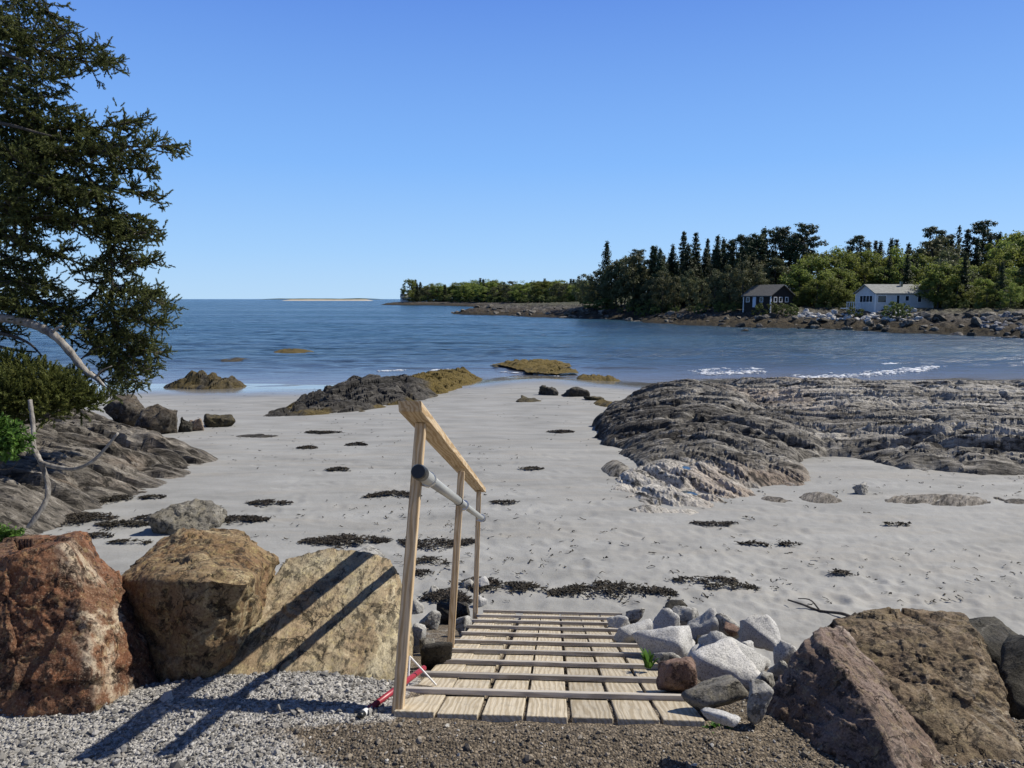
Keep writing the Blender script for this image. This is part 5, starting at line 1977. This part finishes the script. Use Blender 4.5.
for u, v, y in [(937, 229, 141), (960, 225, 143), (968, 229, 138), (984, 224, 139), (978, 238, 132), (991, 234, 134), (963, 250, 122), (1000, 232, 134), (1006, 244, 124), (952, 238, 136), (940, 262, 116), (990, 262, 114)]:
    far_tree('pine' if u in (984, 937) else 'thin' if u == 960 else 'spruce', u, v, y, 'dark evergreen among the leafy trees right of the white house', 'evergreens right of the white house', 1.0)
for u, v, y in [(950, 247, 112), (962, 258, 109), (940, 265, 106), (957, 272, 104), (972, 270, 106), (984, 274, 103), (1000, 252, 112), (1010, 240, 118), (1022, 228, 122), (1012, 226, 128), (1035, 226, 120), (1018, 262, 104), (1034, 256, 103), (1004, 276, 100), (1050, 240, 112), (1065, 232, 116), (1090, 236, 110), (1120, 232, 108), (1030, 280, 97), (1060, 262, 100), (932, 275, 108)]:
    far_tree('leafy' if (u * 7 + v) % 3 else 'olive', u, v, y, 'leafy green tree in the thick growth right of the white house', 'leafy trees right of the white house', 1.0)
for u, v, y in [(940, 264, 102), (947, 256, 104), (839, 283, 100), (847, 287, 100), (834, 276, 104), (806, 284, 100), (798, 290, 100), (958, 280, 96), (972, 284, 95), (1012, 282, 92), (988, 286, 94)]:
    far_tree('leafy', u, v, y, 'fresh green small tree standing on the bank in front of the far wood', 'small leafy trees on the far bank', 1.15)
for u, v, y in [(908, 254, 120), (917, 262, 122), (966, 252, 100), (1003, 262, 96), (890, 256, 124)]:
    far_tree('spruce', u, v, y, 'narrow dark spruce standing among the leafy trees of the far bank', 'spruces among the leafy trees of the far bank', 1.0)
for u, v, y in [(663, 268, 130), (676, 274, 128), (690, 268, 126), (702, 276, 124), (716, 266, 122), (731, 262, 118), (744, 258, 118), (650, 276, 132), (757, 262, 114)]:
    far_tree('olive', u, v, y, 'dull olive budding tree along the front of the dark wood', 'olive trees along the front of the dark wood', .8)
gb = 'bushes along the far bank'
for u, v, y in [(720, 300.5, 118), (727, 302, 117), (735, 301, 118), (760, 303, 114), (772, 302, 113), (782, 302, 113), (791, 303, 113), (794, 305, 112), (700, 303, 124), (690, 304, 126), (676, 305, 130), (818, 302, 112), (829, 303, 111), (843, 302, 110), (893, 300, 100), (856, 304, 104), (905, 303, 99), (947, 300, 95), (965, 297, 96), (978, 300, 95), (1000, 300, 93), (1015, 301, 92), (655, 306, 138), (640, 306, 142), (620, 307, 150), (605, 307, 154)]:
    far_tree('bush', u, v, y, 'small round bush on the bank below the far trees', gb, rf.uniform(.75, 1.05))

for k in range(58):
    u = rf.uniform(630, 1070)
    if 738 < u < 800 or 848 < u < 935:
        continue
    o = far_tree('bush', u, rf.uniform(294, 301), 120, 'dark undergrowth bush beneath the far wood', 'undergrowth bushes beneath the far wood', rf.uniform(.8, 1.1))
    o.location.y += 6
    o.location.x *= o.location.y / (o.location.y - 6)

# ---- houses
shingle = NM('dark_shingle', .85, .2)
M['darkwall'] = shingle.done(shingle.ramp(shingle.noise(6, 4, .6, shingle.map(shingle.coord(), (1, 1, 4))), [(.3, (.018, .015, .013)), (.7, (.04, .034, .029))]))
clap = NM('white_clapboard', .6, .3)
wv = clap.n('ShaderNodeTexWave', {'bands_direction': 'Z', 'wave_profile': 'SAW'}, Vector=clap.coord(), Scale=1.3).outputs['Fac']
M['clap'] = clap.done(clap.ramp(clap.noise(2, 4), [(.3, (.48, .49, .49)), (.7, (.57, .575, .57))]), normal=clap.bump(wv, .6, .03))
M['roofgrey'] = plain('grey_shingle_roof', (.23, .235, .22), .85, .2, .25, 3)
M['roofdark'] = plain('weathered_shingle_roof', (.12, .115, .105), .85, .2, .25, 3)
M['glass'] = plain('dark_window_glass', (.02, .025, .03), .08, .5, .1)
M['housetrim'] = plain('white_trim', (.7, .71, .7), .6, .3, .05)
M['doorblue'] = plain('pale_blue_door', (.5, .56, .66), .5, .3, .05)


def house(name, label, cu, cv, y, L, W, wall_h, ridge_h, rot, wall, roof, wins, extra=None):
    """gable house; local x is the long side, the near corner of the long side and gable is the origin"""
    p = at_y(cu, cv, y)
    root = link(name, None, None, tuple(p), (0, 0, rot))
    tag(root, label, 'house')
    g = Geo()
    V = [(0, 0, -1.2), (L, 0, -1.2), (L, W, -1.2), (0, W, -1.2), (0, 0, wall_h), (L, 0, wall_h), (L, W, wall_h), (0, W, wall_h), (0, W / 2, ridge_h), (L, W / 2, ridge_h)]
    g.add(V, [(0, 1, 5, 4), (2, 3, 7, 6), (3, 0, 4, 8, 7), (1, 2, 6, 9, 5), (3, 2, 1, 0)])
    g.build('wall', wall, root)
    sl_ = (ridge_h - wall_h) / (W / 2)
    e = .35
    g = Geo()
    t = .14
    for sgn in (0, 1):
        y0, y1 = (-e, W / 2) if sgn == 0 else (W + e, W / 2)
        z0, z1 = wall_h - e * sl_ + .03, ridge_h + .03
        V = [(-e, y0, z0), (L + e, y0, z0), (L + e, y1, z1), (-e, y1, z1), (-e, y0, z0 + t), (L + e, y0, z0 + t), (L + e, y1, z1 + t), (-e, y1, z1 + t)]
        g.add(V, [(0, 1, 2, 3), (7, 6, 5, 4), (0, 4, 5, 1), (1, 5, 6, 2), (2, 6, 7, 3), (3, 7, 4, 0)])
    ro = g.build('roof', roof, root)
    if extra == 'chimney':
        Geo().box((L * .55, W * .35, ridge_h - .4), (L * .55 + .35, W * .35 + .35, ridge_h + .55)).build('vent_pipe', M['steel'], ro)
    for side, a, b, z0, z1, kind in wins:
        d = .05
        n_ = {'w': 'window', 'd': 'door'}[kind]

        def bx(g, a, b, z0, z1, o0, o1):
            return g.box((a, -o1, z0), (b, -o0, z1)) if side == 'long' else g.box((-o1, a, z0), (-o0, b, z1))
        f = Geo()
        if kind == 'w':
            t_ = .08
            bx(f, a, b, z0, z0 + t_, -.02, .06); bx(f, a, b, z1 - t_, z1, -.02, .06)
            bx(f, a, a + t_, z0 + t_, z1 - t_, -.02, .06); bx(f, b - t_, b, z0 + t_, z1 - t_, -.02, .06)
            if b - a > 1.3:
                nb_ = int((b - a) / .75)
                for q in range(1, nb_):
                    xx = a + (b - a) * q / nb_
                    bx(f, xx - .05, xx + .05, z0 + t_, z1 - t_, -.02, .05)
            fr = f.build('window', M['housetrim'], root)
            bx(Geo(), a + t_, b - t_, z0 + t_, z1 - t_, -.02, .025).build('pane', M['glass'], fr)
        else:
            bx(f, a, b, z0, z1, -.02, .05).build('door', M['doorblue'], root)
    # corner boards
    for cx, cy in ((0, 0), (L, 0), (0, W)):
        Geo().box((cx - .09, cy - .09, -1.0), (cx + .09, cy + .09, wall_h)).build('corner_board', M['housetrim'], root)
    return root


# the cottage: gable faces right-front, long side faces left-front
hp = house('cottage', 'small dark shingled cottage with white trimmed windows under tall evergreens', 743.5, 306.5, 131, 5.9, 5.6, 1.9, 3.6, math.radians(-60), M['darkwall'], M['roofdark'],
           [('long', .55, 1.35, .75, 1.65, 'w'), ('long', 2.05, 2.75, -.1, 1.75, 'd'), ('long', 3.6, 4.3, .75, 1.65, 'w')])
# windows in the gable that faces the cove
L_, W_ = 5.9, 5.6
for a in (.7, 2.0, 3.5):
    f = Geo()
    f.box((L_ - .02, a, .75), (L_ + .06, a + .11, 1.65)); f.box((L_ - .02, a + .69, .75), (L_ + .06, a + .8, 1.65))
    f.box((L_ - .02, a + .11, .75), (L_ + .06, a + .69, .86)); f.box((L_ - .02, a + .11, 1.54), (L_ + .06, a + .69, 1.65))
    fr = f.build('window', M['housetrim'], hp)
    Geo().box((L_ - .02, a + .11, .86), (L_ + .025, a + .69, 1.54)).build('pane', M['glass'], fr)

wh = house('white_house', 'white clapboard house with grey roof behind the pale stone seawall', 875, 307.5, 114, 9.3, 5.4, 2.15, 3.4, math.radians(5), M['clap'], M['roofgrey'],
           [('long', .3, 1.75, .7, 1.85, 'w'), ('long', 3.3, 3.9, .0, 1.9, 'w'), ('long', 4.7, 5.4, .95, 1.8, 'w'), ('long', 6.7, 7.4, .75, 1.85, 'w'), ('end', .7, 4.3, .75, 1.85, 'w')], 'chimney')
# deck rail of the white house
g = Geo()
for k in range(7):
    g.box((-2.6 + k * .36, 3.4, -.6), (-2.52 + k * .36, 3.48, .75))
g.box((-2.65, 3.38, .75), (-.1, 3.5, .84))
g.box((-2.65, 3.38, -.25), (-.1, 5.2, -.12))
g.build('deck', M['housetrim'], wh)

# white cottage half hidden at the tip of the far point
house('cottage', 'tiny pale cottage among trees at the tip of the far point', 401.5, 301.6, 562, 6, 6, 3.4, 5.8, math.radians(15), M['clap'], M['roofgrey'], [('long', 1.2, 2.4, 1.0, 2.2, 'w'), ('long', 4.2, 5.4, 1.0, 2.2, 'w')])

# ---- shore rocks and seawalls across the cove
rk = []
for s in range(6):
    P = block((0, 0, -.35), 1, .85, .8, 500 + s, 11)
    V, F = rock(P, 3, a1=.05, f1=2, a2=.03, f2=5, a3=.01, f3=14, sharp=30, seed=s)
    rk.append((V, F))
RM = {}
for mk in ('farrock', 'farpale', 'fargrey', 'black_and_shade_rock'):
    RM[mk] = [make_mesh('shore_rock', V, F, M[mk], False) for V, F in rk]
rs = np.random.default_rng(31)


def far_rock(mk, u, v, y, w, h, label, group, name='shore_rock'):
    p = at_y(u, v, y)
    z = ground_far(p[0], y)
    o = link(name, RM[mk][int(rs.integers(0, 6))], None, (p[0], y, max(z, SEA - .1)), (rs.normal(0, .2), rs.normal(0, .2), rs.uniform(0, 6.28)), (w, w * .9, h))
    tag(o, label, 'rock', group)
    return o


for k in range(170):
    u = rs.uniform(600, 1060)
    y = shore_y(u, rs.uniform(1.5, 13))
    w = rs.uniform(.5, 1.0) * rs.choice([1, 1, 1.6, 2.4])
    mk = rs.choice(['farrock', 'farrock', 'farrock', 'black_and_shade_rock'])
    far_rock(mk, u, 320, y, w, w * rs.uniform(.5, .9), 'dark boulder on the tidal shore across the cove' if mk == 'black_and_shade_rock' else 'brown grey boulder on the tidal shore across the cove', 'boulders on the far tidal shore')
for k in range(60):
    u = rs.uniform(452, 610)
    y = shore_y(u, rs.uniform(2, 20))
    w = rs.uniform(.9, 3.0)
    far_rock('farrock', u, 315, y, w, w * .5, 'low brown rock on the ledges of the far point', 'rocks on the ledges of the far point')
for k in range(150):
    u = 798 + 124 * rs.random()
    y = shore_y(u, rs.uniform(8.5, 14.5))
    w = rs.uniform(.6, 1.35)
    far_rock('farpale', u, 312, y, w, w * rs.uniform(.6, .95), 'pale angular block of the seawall below the white house', 'pale blocks of the seawall', 'seawall_block')
for k in range(70):
    u = 978 + 95 * rs.random()
    y = shore_y(u, rs.uniform(5, 14))
    w = rs.uniform(.6, 1.3)
    far_rock('fargrey', u, 312, y, w, w * rs.uniform(.6, .95), 'blue grey block of the rock bank at the right end of the far shore', 'blue grey blocks of the rock bank', 'seawall_block')
far_rock('black_and_shade_rock', 771, 318, shore_y(771, 11), 1.9, 1.5, 'large black boulder on the grass below the dark cottage', None)
far_rock('black_and_shade_rock', 816, 326, shore_y(816, 5), 2.2, 1.9, 'large black boulder at the left foot of the pale seawall', None)
far_rock('black_and_shade_rock', 850, 320, shore_y(850, 7), 2.4, 2.0, 'large black boulder in front of the pale seawall', None)
far_rock('black_and_shade_rock', 941, 316, shore_y(941, 9), 2.2, 1.7, 'large black boulder between the two seawalls', None)
o = far_rock('black_and_shade_rock', 745, 331, 104, 1.1, .8, 'lone dark rock with foam in the water off the far shore', None)
o.location = (*at_z(745, 331, SEA)[:2], SEA - .05)

# ------------------------------------------------------------------ light
SUN = Vector((1.08, .36, 1.18)).normalized()
sun = bpy.data.lights.new('sun', 'SUN')
sun.energy = 4.9
sun.angle = math.radians(.53)
sun.color = (1, .935, .82)
so = bpy.data.objects.new('sun', sun)
COL.objects.link(so)
so.rotation_euler = (-SUN).to_track_quat('-Z', 'Y').to_euler()
w = bpy.data.worlds.new('World')
sc.world = w
w.use_nodes = True
nt = w.node_tree
sky = nt.nodes.new('ShaderNodeTexSky')
sky.sky_type = 'NISHITA'
sky.sun_disc = False
sky.sun_elevation = math.asin(SUN.z)
sky.sun_rotation = math.atan2(SUN.x, SUN.y)
sky.air_density = 1.0
sky.dust_density = .3
sky.ozone_density = 1.5
bg = nt.nodes['Background']
# the clear sky over cold water is bluer than the model's: blend in a blue that pales towards the horizon
tc = nt.nodes.new('ShaderNodeTexCoord')
sep = nt.nodes.new('ShaderNodeSeparateXYZ')
nt.links.new(tc.outputs['Generated'], sep.inputs[0])
cr = nt.nodes.new('ShaderNodeValToRGB')
els = [(0.0, (.36, .55, .76)), (.06, (.28, .49, .78)), (.17, (.175, .38, .77)), (.36, (.092, .222, .63)), (.55, (.04, .085, .25)), (1.0, (.025, .05, .14))]
while len(cr.color_ramp.elements) < len(els):
    cr.color_ramp.elements.new(.5)
for e, (p_, c_) in zip(cr.color_ramp.elements, els):
    e.position = p_
    e.color = (*c_, 1)
nt.links.new(sep.outputs['Z'], cr.inputs[0])
mul = nt.nodes.new('ShaderNodeMix')
mul.data_type = 'RGBA'
mul.blend_type = 'MULTIPLY'
mul.inputs[0].default_value = 1
mul.inputs[7].default_value = (10, 10, 10, 1)
nt.links.new(cr.outputs[0], mul.inputs[6])
mixs = nt.nodes.new('ShaderNodeMix')
mixs.data_type = 'RGBA'
mixs.inputs[0].default_value = .92
nt.links.new(sky.outputs[0], mixs.inputs[6])
nt.links.new(mul.outputs[2], mixs.inputs[7])
nt.links.new(mixs.outputs[2], bg.inputs[0])
bg.inputs[1].default_value = .1

sc.view_settings.view_transform = 'Standard'
sc.view_settings.look = 'None'
sc.view_settings.exposure = .36
sc.view_settings.gamma = 1
sc.cycles.max_bounces = 6
sc.cycles.transparent_max_bounces = 4
sc.cycles.use_denoising = True
